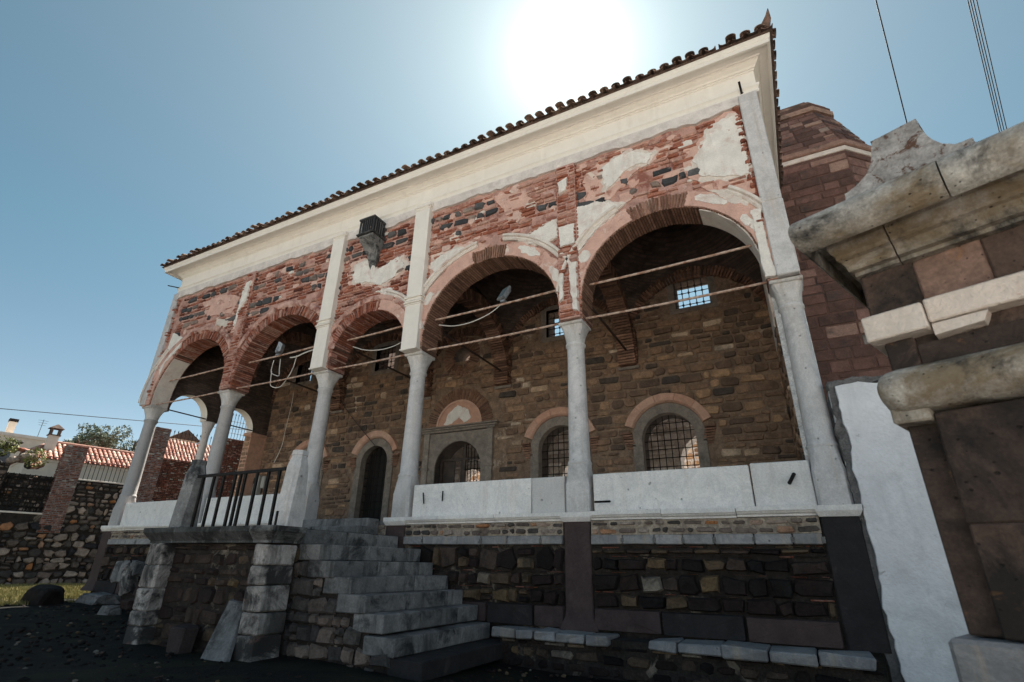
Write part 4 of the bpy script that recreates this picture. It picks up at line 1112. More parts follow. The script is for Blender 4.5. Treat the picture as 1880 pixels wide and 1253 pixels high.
po = f_.build('portal', 'greyframe', B)
l_ = MB()
pl = rough_poly([(-10.1 + 0.93 * math.cos(pi * k / 24), 4.505 + 0.93 * math.sin(pi * k / 24)) for k in range(25)], 0.08, 0.0)
l_.slab(pl, PK, -0.02, 0.012, 0, 0.2, 0.004)
pl2 = rough_poly([(-10.75, 4.6), (-10.6, 5.0), (-10.2, 5.3), (-9.75, 5.1), (-9.6, 4.75), (-9.9, 4.6), (-10.1, 4.85), (-10.4, 4.62)], 0.06, 0.05, 3)
if area2(pl2) < 0: pl2.reverse()
l_.slab(pl2, PK, 0.0, 0.03, 1, 0.0, 0.01)
arc_band(l_, -10.1, 4.505, [(0.90, YB - 0.01), (0.90, YB - 0.05), (0.97, YB - 0.05), (0.97, YB - 0.01)], 0, pi, 30, 2, 0.8)
l_.build('lunette', ['hood', 'oldplaster', 'hood'], po)
g_ = MB()
for x in (-10.95, -10.0, -9.15): g_.box(x - 0.05, x + 0.05, YB + 0.3, YB + 0.4, FLOOR, 3.0 + 0.9 * math.sqrt(max(0, 1 - ((x - c) / 0.97) ** 2)), 0)
g_.box(-11.0, -9.1, YB + 0.29, YB + 0.41, 3.34, 3.42, 0)
g_.box(-10.95, -10.42, YB + 0.36, YB + 0.4, FLOOR, 3.34, 0); g_.box(-10.17, -10.0, YB + 0.36, YB + 0.4, FLOOR, 3.34, 0)
g_.build('door_leaf', 'wood', po)
s_ = MB(); bars(s_, -9.95, -9.15, FLOOR, 3.7, YB + 0.27, 6, 4, 0.016, (c, cz, r - 0.03))
for q in range(12):   # scrolls
    for z in (2.4, 2.8, 3.15):
        pass
for x in (-9.75, -9.5, -9.25):
    for z in (2.2, 2.55, 2.9, 3.2):
        s_.tube([(x + 0.08 * math.cos(t) * (1 - t / 12), YB + 0.26, z + 0.1 * math.sin(t) * (1 - t / 12)) for t in np.linspace(0, 7, 14)], 0.009, 4)
s_.build('grille', 'iron', po)

# springers on the back wall, wall arches, vaults
for i in (1, 2, 3, 4):
    m = MB(); cx = CX[i]
    z = 5.75
    while z < 6.9:
        e = 0.30 + 0.02 * (z - 5.75); dp_ = 0.06 + 0.14 * (z - 5.75)
        m.box(cx - e, cx + e, YB - dp_ - rnd.uniform(0, .02), YB + 0.02, z, z + 0.075, 0, rnd.uniform(0, .6)); z += 0.1
    m.box(cx - 0.33, cx + 0.33, YB - 0.1, YB + 0.02, 5.66, 5.75, 1, 0.2)
    m.build('springer', ['soffit_brick', 'greyframe'], B)
    # transverse rib from front column to back wall
    rb_ = MB()
    arc_bricks(rb_, 12.86, 5.9, 1.98, 2.36, cx - 0.27, cx + 0.27, R(-4), R(184), 0.10, 0, (0.0, 0.8), 0.3, P=lambda u, v, y: (y, u, v))
    rb_.build('vault_rib', 'soffit_brick', B)
vb = [-20.5] + CX[1:5] + [0.5]
for i in range(5):
    x0, x1 = vb[i], vb[i + 1]; hx = (x1 - x0) / 2; cx = (x0 + x1) / 2; y0, y1 = 10.62, YB; hy = (y1 - y0) / 2; cy = (y0 + y1) / 2
    hz = 2.35 if i != 2 else 2.25; zb = 6.35
    m = MB(); N_ = 22
    grid = []
    for a in range(N_ + 1):
        for b in range(N_ + 1):
            p_, q_ = -1 + 2 * a / N_, -1 + 2 * b / N_
            zz = zb + min(hz * math.sqrt(max(0, 2 - p_ * p_ - q_ * q_)), 3.3)
            grid.append((cx + p_ * hx, cy + q_ * hy, zz))
    m.add(grid, [(a * (N_ + 1) + b, (a + 1) * (N_ + 1) + b, (a + 1) * (N_ + 1) + b + 1, a * (N_ + 1) + b + 1) for a in range(N_) for b in range(N_)], 0, 0.3, True)
    vo = m.build('vault', 'vault', B)
    w_ = MB()
    arc_bricks(w_, cx, zb, hx * 0.97, hx * 0.97 + 0.34, YB - 0.12, YB + 0.04, R(4), R(176), 0.1, 0, (0.0, 0.7), 0.3)
    w_.build('wall_arch', 'soffit_brick', B)

# left side: two small arches and a little column; right side wall; porch floor
PS = lambda u, v, d: (-20.42 + d, u, v)
sop_ = [dict(l=10.72, r=12.22, c=11.47, cz=5.2, rad=0.75, lo=-9), dict(l=12.72, r=14.36, c=13.54, cz=5.12, rad=0.82, lo=-9)]
sw = MB(); holed_wall(sw, 10.62, 15.1, 5.1, 10.3, PS, 0.42, sop_, 0, 1, n_arc=24, tint=0.4)
sw.box(-20.84, -20.42, 14.36, 15.1, 0.9, 5.1, 2, 0.4)
PQ = lambda u, v, d: (u, 14.36 - d, v)
courses(sw, -20.84, -20.42, 0.9, 4.95, PQ, (0.12, 0.25), (0.18, 0.42), 0.03, (0.01, 0.04), lambda *a: (3, rnd.uniform(.4, .8)), bev=0.02)
sw.box(-20.9, -20.36, 14.28, 15.1, 4.96, 5.09, 2, 0.6, 0.02)
sw.build('side_wall', ['vault', 'cream', 'hood', 'brownstone'], B)
sc_ = MB()
sc_.lathe(-20.62, 12.47, [(0.2, 0.96), (0.2, 1.7), (0.155, 1.8), (0.15, 2.4), (0.135, 4.6), (0.16, 4.63), (0.15, 4.68), (0.2, 4.9), (0.25, 5.1)], 20, 0, 0.3)
sc_.build('side_column', 'column', B)
sp_ = MB()
for a, b in ((10.65, 12.25), (12.68, 14.4)): sp_.box(-20.7, -20.54, a, b, 0.958, 1.72, 0, 0.3, 0.012)
sp_.box(-20.95, -20.3, 10.6, 15.1, 0.80, 0.955, 0, 0.2, 0.012); sp_.build('parapet_slab', 'marble', B)
m = MB(); m.box(-20.85, -20.4, 10.62, 15.85, -1.6, 0.8, 0, 0)
PSL = lambda u, v, d: (-20.85 - d, u, v)
courses(m, 10.6, 15.8, -1.4, 0.8, PSL, (0.15, 0.3), (0.2, 0.6), 0.04, (0.02, 0.07), rub_pick, bev=0.03)
m.build('side_base', ['mortar_dark', 'rubble'], B)
rod((-20.45, 10.55, 5.17), (-20.45, 12.4, 5.17), 0.025, 'darkrod'); rod((-20.45, 12.5, 5.17), (-20.45, 14.9, 5.17), 0.025, 'darkrod')
rw = MB(); rw.box(0.36, 0.88, 10.62, 15.1, 0.3, 10.2, 0, 0.7)
PRW = lambda u, v, d: (0.36 - d, u, v)
courses(rw, 10.7, 15.0, 0.95, 4.9, PRW, (0.14, 0.3), (0.25, 0.7), 0.03, (0.01, 0.05), bpick, bev=0.025)
pl = rough_poly([(10.65, 6.9), (10.65, 5.0), (11.0, 4.6), (11.5, 4.9), (12.2, 5.4), (12.6, 6.4), (12.0, 7.2)], 0.1, 0.08, 2)
if area2(pl) < 0: pl.reverse()
rw.slab(pl, PRW, 0.0, 0.05, 1, 0.9, 0.01)
rw.build('side_wall', ['mortar_brown', 'oldplaster', 'brownstone'], B)
fl = MB(); fl.box(-20.6, 0.7, 10.05, 15.1, 0.6, FLOOR, 0, 0.5); fl.build('porch_floor', 'stepmarble', B)

# the roofless hall behind: arcade and far wall, seen through the openings
h_ = MB()
hop = [aop(-18.4, 3.0, 0.7, 0.8), aop(-12.2, 3.2, 0.6, 0.8), aop(-2.1, 3.3, 1.25, 0.8), aop(-7.1, 3.1, 0.85, 0.8)]
PH = lambda u, v, d: (u, 19.5 - d, v)
holed_wall(h_, -20.7, 0.85, 0.3, 7.4, PH, 0.7, hop, 0, 0, tint=0.4, top=lambda x: 6.4 + 0.5 * noise.noise((x * 0.8, 0, 0)) + (4.8 if x < -11.5 else 0))
courses(h_, -20.6, 0.8, 0.9, 5.9, PH, (0.14, 0.3), (0.25, 0.7), 0.03, (0.01, 0.05), bpick, skip=lambda a, b, c, d: in_opening(hop, a, b, c, d, 0.05), bev=0.025)
PH2 = lambda u, v, d: (u, 25.0 - d, v)
hop2 = [aop(c, 3.6, 0.55, 2.2) for c in (-18, -14.2, -10.4, -6.5, -2.4)]
holed_wall(h_, -20.7, 0.85, 0.3, 7.0, PH2, 0.7, hop2, 0, 0, tint=0.4, top=lambda x: 6.3 + 0.7 * noise.noise((x * 0.7, 5, 0)))
courses(h_, -20.6, 0.8, 0.9, 5.8, PH2, (0.16, 0.34), (0.3, 0.8), 0.03, (0.01, 0.05), lambda u, v, w, h: (1, rnd.uniform(.4, 1)), skip=lambda a, b, c, d: in_opening(hop2, a, b, c, d, 0.05), bev=0.025)
h_.box(-20.7, 0.85, 15.85, 25.0, 0.5, 0.85, 2, 0.2)
h_.box(-20.7, 0.85, 15.86, 19.48, 6.2, 6.6, 0, 0.2)
h_.build('hall_wall', ['mortar_brown', 'brownstone', 'paving'], B)

# little carved balcony (bird house) on the wall
bh = MB()
cx0, cx1, yb, yf = -10.42, -9.86, 10.0, 9.42
pr_ = [(10.0, 8.25), (9.93, 8.2), (9.88, 8.32), (9.86, 8.5), (9.80, 8.7), (9.66, 8.88), (9.50, 9.02), (9.44, 9.10), (9.44, 9.16), (10.0, 9.16)]
n_ = 7
rings = []
for k in range(n_ + 1):
    t = -1 + 2 * k / n_; x = (cx0 + cx1) / 2 + t * 0.28
    rings.append([(((cx0 + cx1) / 2) + (x - (cx0 + cx1) / 2) * (0.35 + 0.65 * min(1, max(0, (z - 8.2) / 0.8))), y_ + (0.07 * (1 - t * t) if i_ not in (0, 9) and 0 < i_ < 7 else 0), z) for i_, (y_, z) in enumerate(pr_)])
bh.loft(rings, 0, 0.1)
bh.box(cx0 - 0.06, cx1 + 0.06, yf - 0.05, 10.02, 9.165, 9.225, 0, 0.9, 0.012)
bh.box(cx0 - 0.02, cx1 + 0.02, yf - 0.01, 10.02, 9.23, 9.27, 0, 0.7, 0.008)
bho = bh.build('carved_balcony', 'slabstone', B)
bl = MB()
for k in range(7): x = cx0 + 0.03 + (cx1 - cx0 - 0.06) * k / 6; bl.box(x - 0.02, x + 0.02, yf, yf + 0.035, 9.27, 9.72, 0, 0, 0.008)
for sx in (cx0, cx1):
    for k in range(7): y_ = yf + 0.02 + 0.55 * k / 6; bl.box(sx - 0.018, sx + 0.018, y_ - 0.02, y_ + 0.02, 9.27, 9.72, 0, rnd.choice((0, .6)), 0.008)
bl.box(cx0 - 0.04, cx1 + 0.04, yf - 0.03, 10.02, 9.72, 9.79, 0, 0.1, 0.012)
bl.box(cx0 + 0.06, cx1 - 0.06, yf + 0.09, 10.02, 9.28, 9.715, 1, 0)  # dark filler box, painted stand-in for the shade between the bars
bl.build('balustrade', ['blackstone', 'dark'], bho)

# ------------------------------------------------------------------ stairs
ST = thing('stone_staircase', 'worn grey stone steps climbing left along the portico wall', 'stairs', (-6.3, 8.4, -1.5))
TR = [(0.53, -8.08), (0.265, -7.42), (-0.005, -7.06), (-0.245, -6.66), (-0.505, -6.28), (-0.765, -5.90), (-1.055, -5.62), (-1.32, -5.12)]
for k, (z, xf) in enumerate(TR):
    m = MB(); ys_ = 7.02 + 0.03 * (k % 2); y_ = ys_
    while y_ < 9.88:
        L = min(rnd.uniform(0.7, 1.3), 9.9 - y_)
        if 9.9 - y_ - L < 0.4: L = 9.9 - y_
        q = rnd.uniform(-.012, .012)
        m.box(xf - (0.62 if k else 0.5), xf + q, y_ + 0.004, y_ + L - 0.004, z - 0.262, z + rnd.uniform(-.004, .004), 0, rnd.uniform(0.3, 0.9) if k < 7 else 1.0, 0.015, 0.004)
        y_ += L
    m.build('step', 'stepmarble' if k < 7 else 'pier', ST)
m = MB(); PSt = lambda u, v, d: (u, 7.06 - d, v)
m.box(-8.2, -5.7, 7.1, 9.9, -1.8, -1.33, 0)
for k in range(6):
    z, xf = TR[k]; m.box(-8.2, TR[k + 1][1] - 0.58, 7.1, 9.9, TR[k + 1][0] - 0.27, z - 0.264, 0)
stair_skip = lambda a, b, c, d: b > min([xf - 0.5 for z, xf in TR if z - 0.2 < d and z > c + 0.02] + [-5.2]) or any(d > z + 0.03 and b > xf - 0.5 for z, xf in TR)
courses(m, -8.25, -5.3, -1.75, 0.28, PSt, (0.16, 0.3), (0.15, 0.42), 0.02, (0.01, 0.07), lambda u, v, w, h: (2, rnd.uniform(0.15, 0.72)), skip=stair_skip, bev=0.03, jit=0.45, corner=0.16)
m.build('side_masonry', ['mortar_dark', 'rubble', 'fieldstone'], ST)
for (z, y0, y1, x0, x1) in ((0.74, 9.25, 9.92, -11.3, -8.72), (0.93, 9.62, 10.0, -11.2, -8.8)):
    m = MB(); u = x0
    while u < x1 - 0.01:
        w = min(rnd.uniform(0.7, 1.2), x1 - u); w = x1 - u if x1 - u - w < 0.4 else w
        m.box(u + .004, u + w - .004, y0 + rnd.uniform(-.02, .02), y1, z - 0.2, z, 0, rnd.uniform(0.4, 1), 0.02, 0.008); u += w
    m.build('step', 'stepmarble', ST)

# ------------------------------------------------------------------ landing podium
PD = thing('landing_podium', 'rough stone landing with corner piers and a thick weathered slab', 'podium', (-9.7, 8.0, -1.5))
m = MB(); m.box(-11.35, -8.0, 6.62, 9.95, -1.8, 0.26, 0)
PP_ = lambda u, v, d: (u, 6.62 - d, v)
courses(m, -10.95, -8.3, -1.7, 0.25, PP_, (0.14, 0.36), (0.2, 0.62), 0.035, (0.01, 0.08), lambda u, v, w, h: (1, rnd.uniform(0.4, 0.93)), bev=0.035, jit=0.4, corner=0.2)
PPR = lambda u, v, d: (-8.0 + d, u, v)
courses(m, 6.62, 7.1, -1.7, 0.25, PPR, (0.2, 0.4), (0.2, 0.5), 0.05, (0.0, 0.05), lambda u, v, w, h: (1, rnd.uniform(0.4, 0.9)), bev=0.04)
PPL = lambda u, v, d: (-11.35 - d, u, v)
courses(m, 6.62, 9.95, -1.7, 0.25, PPL, (0.2, 0.4), (0.3, 0.7), 0.05, (0.0, 0.05), lambda u, v, w, h: (1, rnd.uniform(0.4, 0.9)), bev=0.04)
m.build('wall', ['mortar_dark', 'rubble'], PD)
def corner_pier(x0, x1, y0, y1, top_):
    m = MB(); z = -1.7
    while z < top_ - 0.02:
        h = min(rnd.uniform(0.25, 0.6), top_ - z); h = top_ - z if top_ - z - h < 0.15 else h
        q = lambda: rnd.uniform(-.015, .015)
        m.box(x0 + q(), x1 + q(), y0 + q(), y1, z + .004, z + h - .004, 0, rnd.uniform(0.0, 0.5) if z > -1.0 else rnd.uniform(.2, .7), 0.025, 0.012)
        z += h
    m.build('corner_pier', 'podium_marble', PD)
corner_pier(-8.32, -7.88, 6.36, 6.92, 0.24)
corner_pier(-11.42, -10.95, 6.36, 6.8, 0.27)
m = MB()
def slab_part(x0, x1, y0, y1, t_, left, right):
    e = 0.12
    bot = [(x0 + (e if left else 0), y0 + e), (x1 - (e if right else 0), y0 + e), (x1 - (e if right else 0), y1), (x0 + (e if left else 0), y1)]
    mid = [(x0, y0), (x1, y0), (x1, y1), (x0, y1)]
    m.loft([[(x, y, 0.265) for x, y in bot], [(x, y, 0.30) for x, y in bot], [(x, y, 0.45) for x, y in mid], [(x, y, 0.53) for x, y in mid], [(x * 0.999 + (x0 + x1) / 2 * 0.001, y + 0.005 * (1 if y == y0 else 0), 0.54) for x, y in mid]], 0, t_)
slab_part(-11.62, -8.42, 6.28, 9.9, 0.9, True, False)
slab_part(-8.415, -7.82, 6.27, 7.0, 0.4, False, True)
slab_part(-8.415, -8.1, 7.01, 9.9, 0.7, False, False)
m.build('slab', 'slabstone', PD)
def marble_post(x, y, w, zb_, zt, label):
    m = MB()
    m.loft([sq(x, y, w, 0.02, zb_), sq(x, y, w, 0.02, zb_ + 0.06), sq(x, y, w * 0.97, 0.05, zb_ + 0.5), sq(x, y, w * 0.9, 0.08, zt - 0.28), sq(x, y, w * 0.66, 0.07, zt - 0.09), sq(x, y, w * 0.72, 0.07, zt - 0.085), sq(x, y, w * 0.7, 0.07, zt)], 0, 0.25)
    o = m.build('marble_post', 'column' if x > -9 else 'stepmarble', None, (x, y, zb_)); tag(o, label, 'post', 'marble posts of the landing railing'); return o
marble_post(-8.02, 6.72, 0.185, 0.54, 1.88, 'pale pitted marble post at the head of the steps, in front of a column')
marble_post(-10.98, 6.66, 0.185, 0.54, 1.9, 'darker grey marble post at the far end of the iron railing')
RL = thing('iron_railing', 'black iron railing with plain upright bars between two marble posts', 'railing', (-9.5, 6.62, 0.54))
m = MB(); m.box(-10.85, -8.2, 6.595, 6.645, 1.525, 1.58, 0); m.build('top_rail', 'iron', RL)
for x in (-10.63, -10.28, -9.97, -9.62, -9.46, -9.32, -8.98, -8.66, -8.36):
    m = MB(); m.box(x - 0.026, x + 0.026, 6.6, 6.64, 0.54, 1.53, 0); m.build('baluster', 'iron', RL)
m = MB(); m.box(-7.98, -7.95, 6.4, 6.43, 0.54, 0.78); tag(m.build('iron_stub', 'iron', None, (-7.96, 6.42, 0.54)), 'short black iron stub standing on the slab corner', 'iron stub')

# ------------------------------------------------------------------ loose stones
def loose(name, label, cat, c, r, seed, mat='rubble', t=0.4, sub=3, amp=0.35, group=None):
    m = MB(); boulder(m, c, r, seed, 0, t, sub, amp, 0.5); o = m.build(name, mat, None, (c[0], c[1], c[2] - r[2] * 0.8)); tag(o, label, cat, group)
m = MB()
A = [(-8.82, 6.16, -1.47), (-8.2, 6.16, -1.5), (-8.47, 6.5, -0.69), (-8.88, 6.5, -0.66)]
top_ = [Vector(p) for p in A]
th = Vector((0, 0.09, 0.03))
m.loft([[tuple(p - th * 0.0 + Vector((0.02 * s, 0, 0))) for p, s in zip(top_, (1, -1, -1, 1))], [tuple(p + th * 0.2) for p in top_], [tuple(p + th) for p in top_]], 0, 0.8)
tag(m.build('leaning_slab', 'stepmarble', None, (-8.6, 6.2, -1.5)), 'broad flat stone slab leaning against the landing wall', 'stone slab')
m = MB(); m.box(-9.85, -9.5, 6.2, 6.5, -1.52, -1.08, 0, 0.5, 0.03, 0.03); tag(m.build('squared_stone', 'pier', None, (-10.15, 6.35, -1.5)), 'small dark squared stone standing beside the leaning slab', 'stone')
for i, (px_, py_, y_, r_, lab, mat_, t_) in enumerate([
    (236, 1065, 9.3, (0.22, 0.14, 0.36), 'pale pointed marble fragment propped by the first pier', 'podium_marble', 0.2),
    (222, 1050, 9.6, (0.26, 0.12, 0.3), 'grey flat stone standing behind the pale pointed fragment', 'stepmarble', 0.4),
    (252, 1045, 9.4, (0.2, 0.16, 0.2), 'blocky dark stone right of the pale pointed fragment', 'stepmarble', 0.9),
    (184, 1100, 9.7, (0.5, 0.4, 0.16), 'broad low stone under the foot of the first pier', 'stepmarble', 0.6),
    (200, 1128, 8.6, (0.28, 0.2, 0.2), 'tilted grey stone lying on the dark soil below the first pier', 'stepmarble', 0.8),
    (238, 1110, 8.6, (0.2, 0.15, 0.12), 'small rounded stone between the first pier and the landing', 'rubble', 0.6)]):
    loose('stone_fragment', lab, 'stone', onY((px_, py_), y_), r_, i * 3.1, mat_, t_)
c = onZ((80, 1103), -1.22)
m = MB(); boulder(m, (c[0], c[1], c[2]), (0.52, 0.42, 0.42), 9.0, 0, 0.15, 3, 0.25, 0.7)
tag(m.build('boulder', 'rubble', None, (c[0], c[1], c[2] - 0.3)), 'dark squat boulder at the edge of the sunlit grass', 'boulder')

# ------------------------------------------------------------------ lamps and cables in the arches
def floodlight(p, yaw, pitch, size, label):
    T = thing('floodlight', label, 'floodlight', p)
    rot = Matrix.Rotation(yaw, 3, 'Z') @ Matrix.Rotation(pitch, 3, 'X')
    w, h, d_ = size
    fn = lambda q: tuple(Vector(p) + rot @ (Vector(q)) + Vector((0, 0, 0.25)))
    m = MB()
    bx = [[(-w, -0.02, -h), (w, -0.02, -h), (w, -0.02, h), (-w, -0.02, h)], [(-w, 0.03, -h), (w, 0.03, -h), (w, 0.03, h), (-w, 0.03, h)], [(-w * .6, d_, -h * .7), (w * .6, d_, -h * .7), (w * .6, d_, h * .7), (-w * .6, d_, h * .7)]]
    m.loft([[fn(q) for q in r_] for r_ in bx], 0, 0)
    m.build('housing', 'lamp_grey', T)
    m = MB(); m.loft([[fn(q) for q in r_] for r_ in ([(-w * .85, -0.025, -h * .85), (w * .85, -0.025, -h * .85), (w * .85, -0.025, h * .85), (-w * .85, -0.025, h * .85)], [(-w * .85, -0.03, -h * .85), (w * .85, -0.03, -h * .85), (w * .85, -0.03, h * .85), (-w * .85, -0.03, h * .85)])], 0, 0)
    m.build('lens', 'glass', T)
    m = MB(); m.tube([fn((w + 0.03, d_ * 0.4, 0)), fn((w + 0.03, d_ * 0.4, -h * 1.2)), tuple(Vector(p))], 0.016, 5); m.box(p[0] - 0.07, p[0] + 0.07, p[1] - 0.05, p[1] + 0.05, p[2] - 0.02, p[2] + 0.03)
    m.build('bracket', 'lamp_grey', T)
floodlight((-5.74, 10.3, 6.25), R(-25), R(-28), (0.15, 0.21, 0.12), 'grey floodlight on the upper tie rod of the second arch from the right')
floodlight((-14.2, 10.3, 6.2), R(-75), R(-10), (0.12, 0.18, 0.12), 'slim grey floodlight on the tie rod of the second arch from the left')
def cable(pts, r, mat, label, cat='cable', smooth=6):
    P = [Vector(p) for p in pts]; out = []
    for i in range(len(P) - 1):
        p0, p1, p2, p3 = P[max(i - 1, 0)], P[i], P[i + 1], P[min(i + 2, len(P) - 1)]
        for k in range(smooth):
            t = k / smooth
            out.append(tuple(0.5 * ((2 * p1) + (p2 - p0) * t + (2 * p0 - 5 * p1 + 4 * p2 - p3) * t * t + (3 * p1 - p0 - 3 * p2 + p3) * t ** 3)))
    out.append(tuple(P[-1]))
    m = MB(); m.tube(out, r, 5); o = m.build('cable', mat, None, pts[0]); tag(o, label, cat); return o
cable([onY(p, 10.28) for p in ((503, 662), (500, 672), (498, 684), (505, 689), (512, 690), (513, 678), (515, 660))], 0.014, 'cablewhite', 'short white cable looped below the slim floodlight')
cable([onY(p, 10.25) for p in ((499, 682), (497, 696), (497, 708), (506, 712), (516, 709), (528, 694), (538, 676), (545, 653))], 0.014, 'cablewhite', 'long white cable drooping below both tie rods of an arch')
cable([onY(p, 10.28) for p in ((806, 597), (830, 599), (855, 595), (880, 586), (902, 574), (918, 561))], 0.014, 'cablewhite', 'white cable drooping from the floodlight with the visible glass')
cable([onY(p, 10.4) for p in ((648, 637), (670, 643), (695, 643), (720, 637), (742, 626))], 0.014, 'cablewhite', 'white cable sagging across the narrow middle arch')
cable([onY(p, 10.22) for p in ((533, 657), (545, 655), (560, 648), (580, 641))], 0.022, 'cablewhite', 'pale cable wound along the tie rod left of the first cream pilaster')
cable([onY(p, 14.9) for p in ((600, 690), (612, 712), (640, 758), (688, 818))], 0.014, 'cableblack', 'dark cable running diagonally down to an arched door')
cable([onY(p, 14.9) for p in ((539, 720), (535, 745), (524, 790), (517, 820), (503, 850))], 0.014, 'cablewhite', 'thin cable hanging down the back wall near its left corner')
MT = thing('meter_box', 'grey electric meter box with a looped cable on the back wall', 'meter box', (-20.0, 14.9, 2.6))
m = MB(); m.box(-20.25, -19.95, 14.8, 15.05, 2.5, 3.3, 0, 0, 0.03); m.box(-20.2, -20.0, 14.77, 14.81, 2.95, 3.2, 1); m.build('case', ['box_grey', 'dark'], MT)
m = MB(); m.box(-19.85, -19.65, 14.85, 15.05, 2.75, 3.25, 0, 0, 0.03); m.build('switch_case', 'box_grey', MT)
# ------------------------------------------------------------------ stone tower, whitewashed wall
TW = thing('stone_tower', 'stump of a red ashlar tower with a tapering top and a pale band', 'tower', (2.5, 17, -1.4))
plan = [(0.95, 15.3), (3.3, 15.3), (4.2, 16.15), (4.2, 18.6), (3.3, 19.5), (0.95, 19.5)]
m = MB()
m.loft([[(x, y, z) for x, y in plan] for z in (-1.5, 12.2)], 0, 0.3)
def face_courses(a, b, z0, z1, a2=None, b2=None, hr=(0.26, 0.42), wr=(0.45, 1.0), pick=None):
    """squared blocks on a (possibly leaning) face from plan edge a-b at z0 to a2-b2 at z1"""
    a, b = Vector((*a, z0)), Vector((*b, z0)); a2 = Vector((*a2, z1)) if a2 else Vector((a.x, a.y, z1)); b2 = Vector((*b2, z1)) if b2 else Vector((b.x, b.y, z1))
    L = (b - a).length; H = (a2 - a).length
    nrm = (b - a).cross(a2 - a).normalized()
    def P(u, v, d):
        s, t = u / L, v / H
        return tuple(a.lerp(b, s).lerp(a2.lerp(b2, s), t) + nrm * d)
    courses(m, 0, L, 0, H, P, hr, wr, 0.03, (0.01, 0.03), pick or (lambda u, v, w, h: (0, rnd.random() ** 1.1)), bev=0.015, jit=0.08, corner=0.06, wave=0.0)
for i in (0, 1): face_courses(plan[i], plan[i + 1], -1.4, 11.72, hr=(0.25, 0.38), wr=(0.4, 0.95))
ctr = Vector((2.2, 17.6))
def sc2(p, k): return (ctr.x + (p[0] - ctr.x) * k, ctr.y + (p[1] - ctr.y) * k)
# pale band
band = [[(*sc2(p, k), z) for p in plan] for k, z in ((1.008, 11.80), (1.016, 11.81), (1.016, 11.96), (1.012, 11.965))]
m.loft(band, 1, 1.0)
band = [[(*sc2(p, k), z) for p in plan] for k, z in ((1.02, 11.99), (1.04, 12.02), (1.04, 12.17), (1.0, 12.22))]
m.loft(band, 0, 0.9)
pb = [sc2(p, 0.99) for p in plan]; pt = [sc2(p, 0.66) for p in plan]
m.loft([[(*p, 12.2) for p in pb], [(*p, 14.35) for p in pt]], 0, 0.2)
for i in (0, 1): face_courses(pb[i], pb[i + 1], 12.22, 14.33, pt[i], pt[i + 1], hr=(0.22, 0.34), wr=(0.35, 0.8))
n6 = len(plan)
for k in range(6):   # stepped, rounded cap
    kk = (0.69, 0.665, 0.62, 0.55, 0.44, 0.28)[k]; z0 = 14.35 + 0.19 * k
    m.loft([[(*sc2(p, kk), z) for p in plan] for z in (z0, z0 + 0.185)], 0, (0.95, 0.3, 0.9, 0.5, 0.8, 0.4)[k])
m.build('masonry', ['ashlar', 'oldplaster'], TW)

WW = thing('whitewashed_wall', 'tall whitewashed wall with a crumbling top beside the last column', 'wall', (2.2, 10.2, -1.7))
m = MB(); PW = lambda u, v, d: (u, 10.0 - d, v)
pl = rough_poly([(1.0, 2.9), (0.99, 2.35), (1.03, 1.95), (0.97, 1.5), (1.0, 1.1), (0.96, 0.9), (0.98, 0.2), (0.93, -0.5), (0.96, -1.2), (0.95, -1.9), (3.4, -1.9), (3.4, 2.8), (2.2, 2.86), (1.6, 2.9), (1.35, 2.94)], 0.09, 0.035, 4)
if area2(pl) < 0: pl.reverse()
m.slab(pl, PW, -0.1, 0.03, 0, 0.0, 0.012)
m.build('limewash', 'white', WW)
m = MB(); m.box(0.9, 3.5, 10.08, 10.7, -2.0, 2.85, 0, 0.5)
pl = rough_poly([(0.90, 3.02), (0.86, 1.2), (0.9, 0.6), (0.8, -0.5), (0.82, -1.9), (1.2, -1.9), (1.2, 2.9), (3.4, 2.9), (3.4, 3.0), (2.0, 3.02), (1.3, 3.05)], 0.08, 0.04, 8)
if area2(pl) < 0: pl.reverse()
m.slab(pl, PW, -0.3, -0.03, 0, 0, 0.02)
m.build('core', 'cement', WW)

# ------------------------------------------------------------------ moulded stone monument close to the lens
MC = Vector((0.6624, 3.6)); E1 = Vector((0.92534, -0.37914)); MN = Vector((-0.37914, -0.92534))
def PM(s, o, z):
    p = MC + E1 * s + MN * o; return (p.x, p.y, z)
MO = thing('stone_monument', 'moulded stone corner with a heavy cornice and a concave finial, close on the right', 'monument', PM(0.8, -0.4, -1.5))
def mbox(m, s0, s1, o0, o1, z0, z1, mi, t, c=0.01, jit=0.003):
    m.box(s0, s1, o0, o1, z0, z1, mi, t, c, jit, fn=lambda q: PM(q[0], q[1], q[2]))
def msweep(m, prof, t_, mi, s_end=2.2, side=0.45, cuts=(0.57,), depth=1.0):
    path = [(-1, None), (0, None)]
    def pt(o, z, k):       # k: 0 back-left, 1 corner, >1 position along the front
        so = -o * side
        if k == 0: return PM(so, -depth, z)
        if k == 1: return PM(so, o, z)
        return PM(k - 2, o, z)
    m.loft([[pt(o, z, 0) for o, z in prof], [pt(o, z, 1) for o, z in prof]], mi, t_, False, caps=True)
    a = 1
    for j, c_ in enumerate(list(cuts) + [s_end]):
        ks = [a, 2 + c_ - 0.004]
        r0 = [pt(o, z, 1) for o, z in prof] if a == 1 else [pt(o, z, a) for o, z in prof]
        m.loft([r0, [pt(o, z, 2 + c_ - 0.004) for o, z in prof]], mi, t_ + 0.15 * (j % 2), False, caps=True)
        a = 2 + c_ + 0.004
def circ(o0, z0, r, a0, a1, n): return [(o0 + r * math.cos(R(a0 + (a1 - a0) * k / n)), z0 + r * math.sin(R(a0 + (a1 - a0) * k / n))) for k in range(n + 1)]
m = MB()
mbox(m, -0.06, 2.2, -1.0, 0.16, -1.7, -0.29, 0, 0.5, 0.02)
m.build('plinth', 'bluemarble', MO)
m = MB()
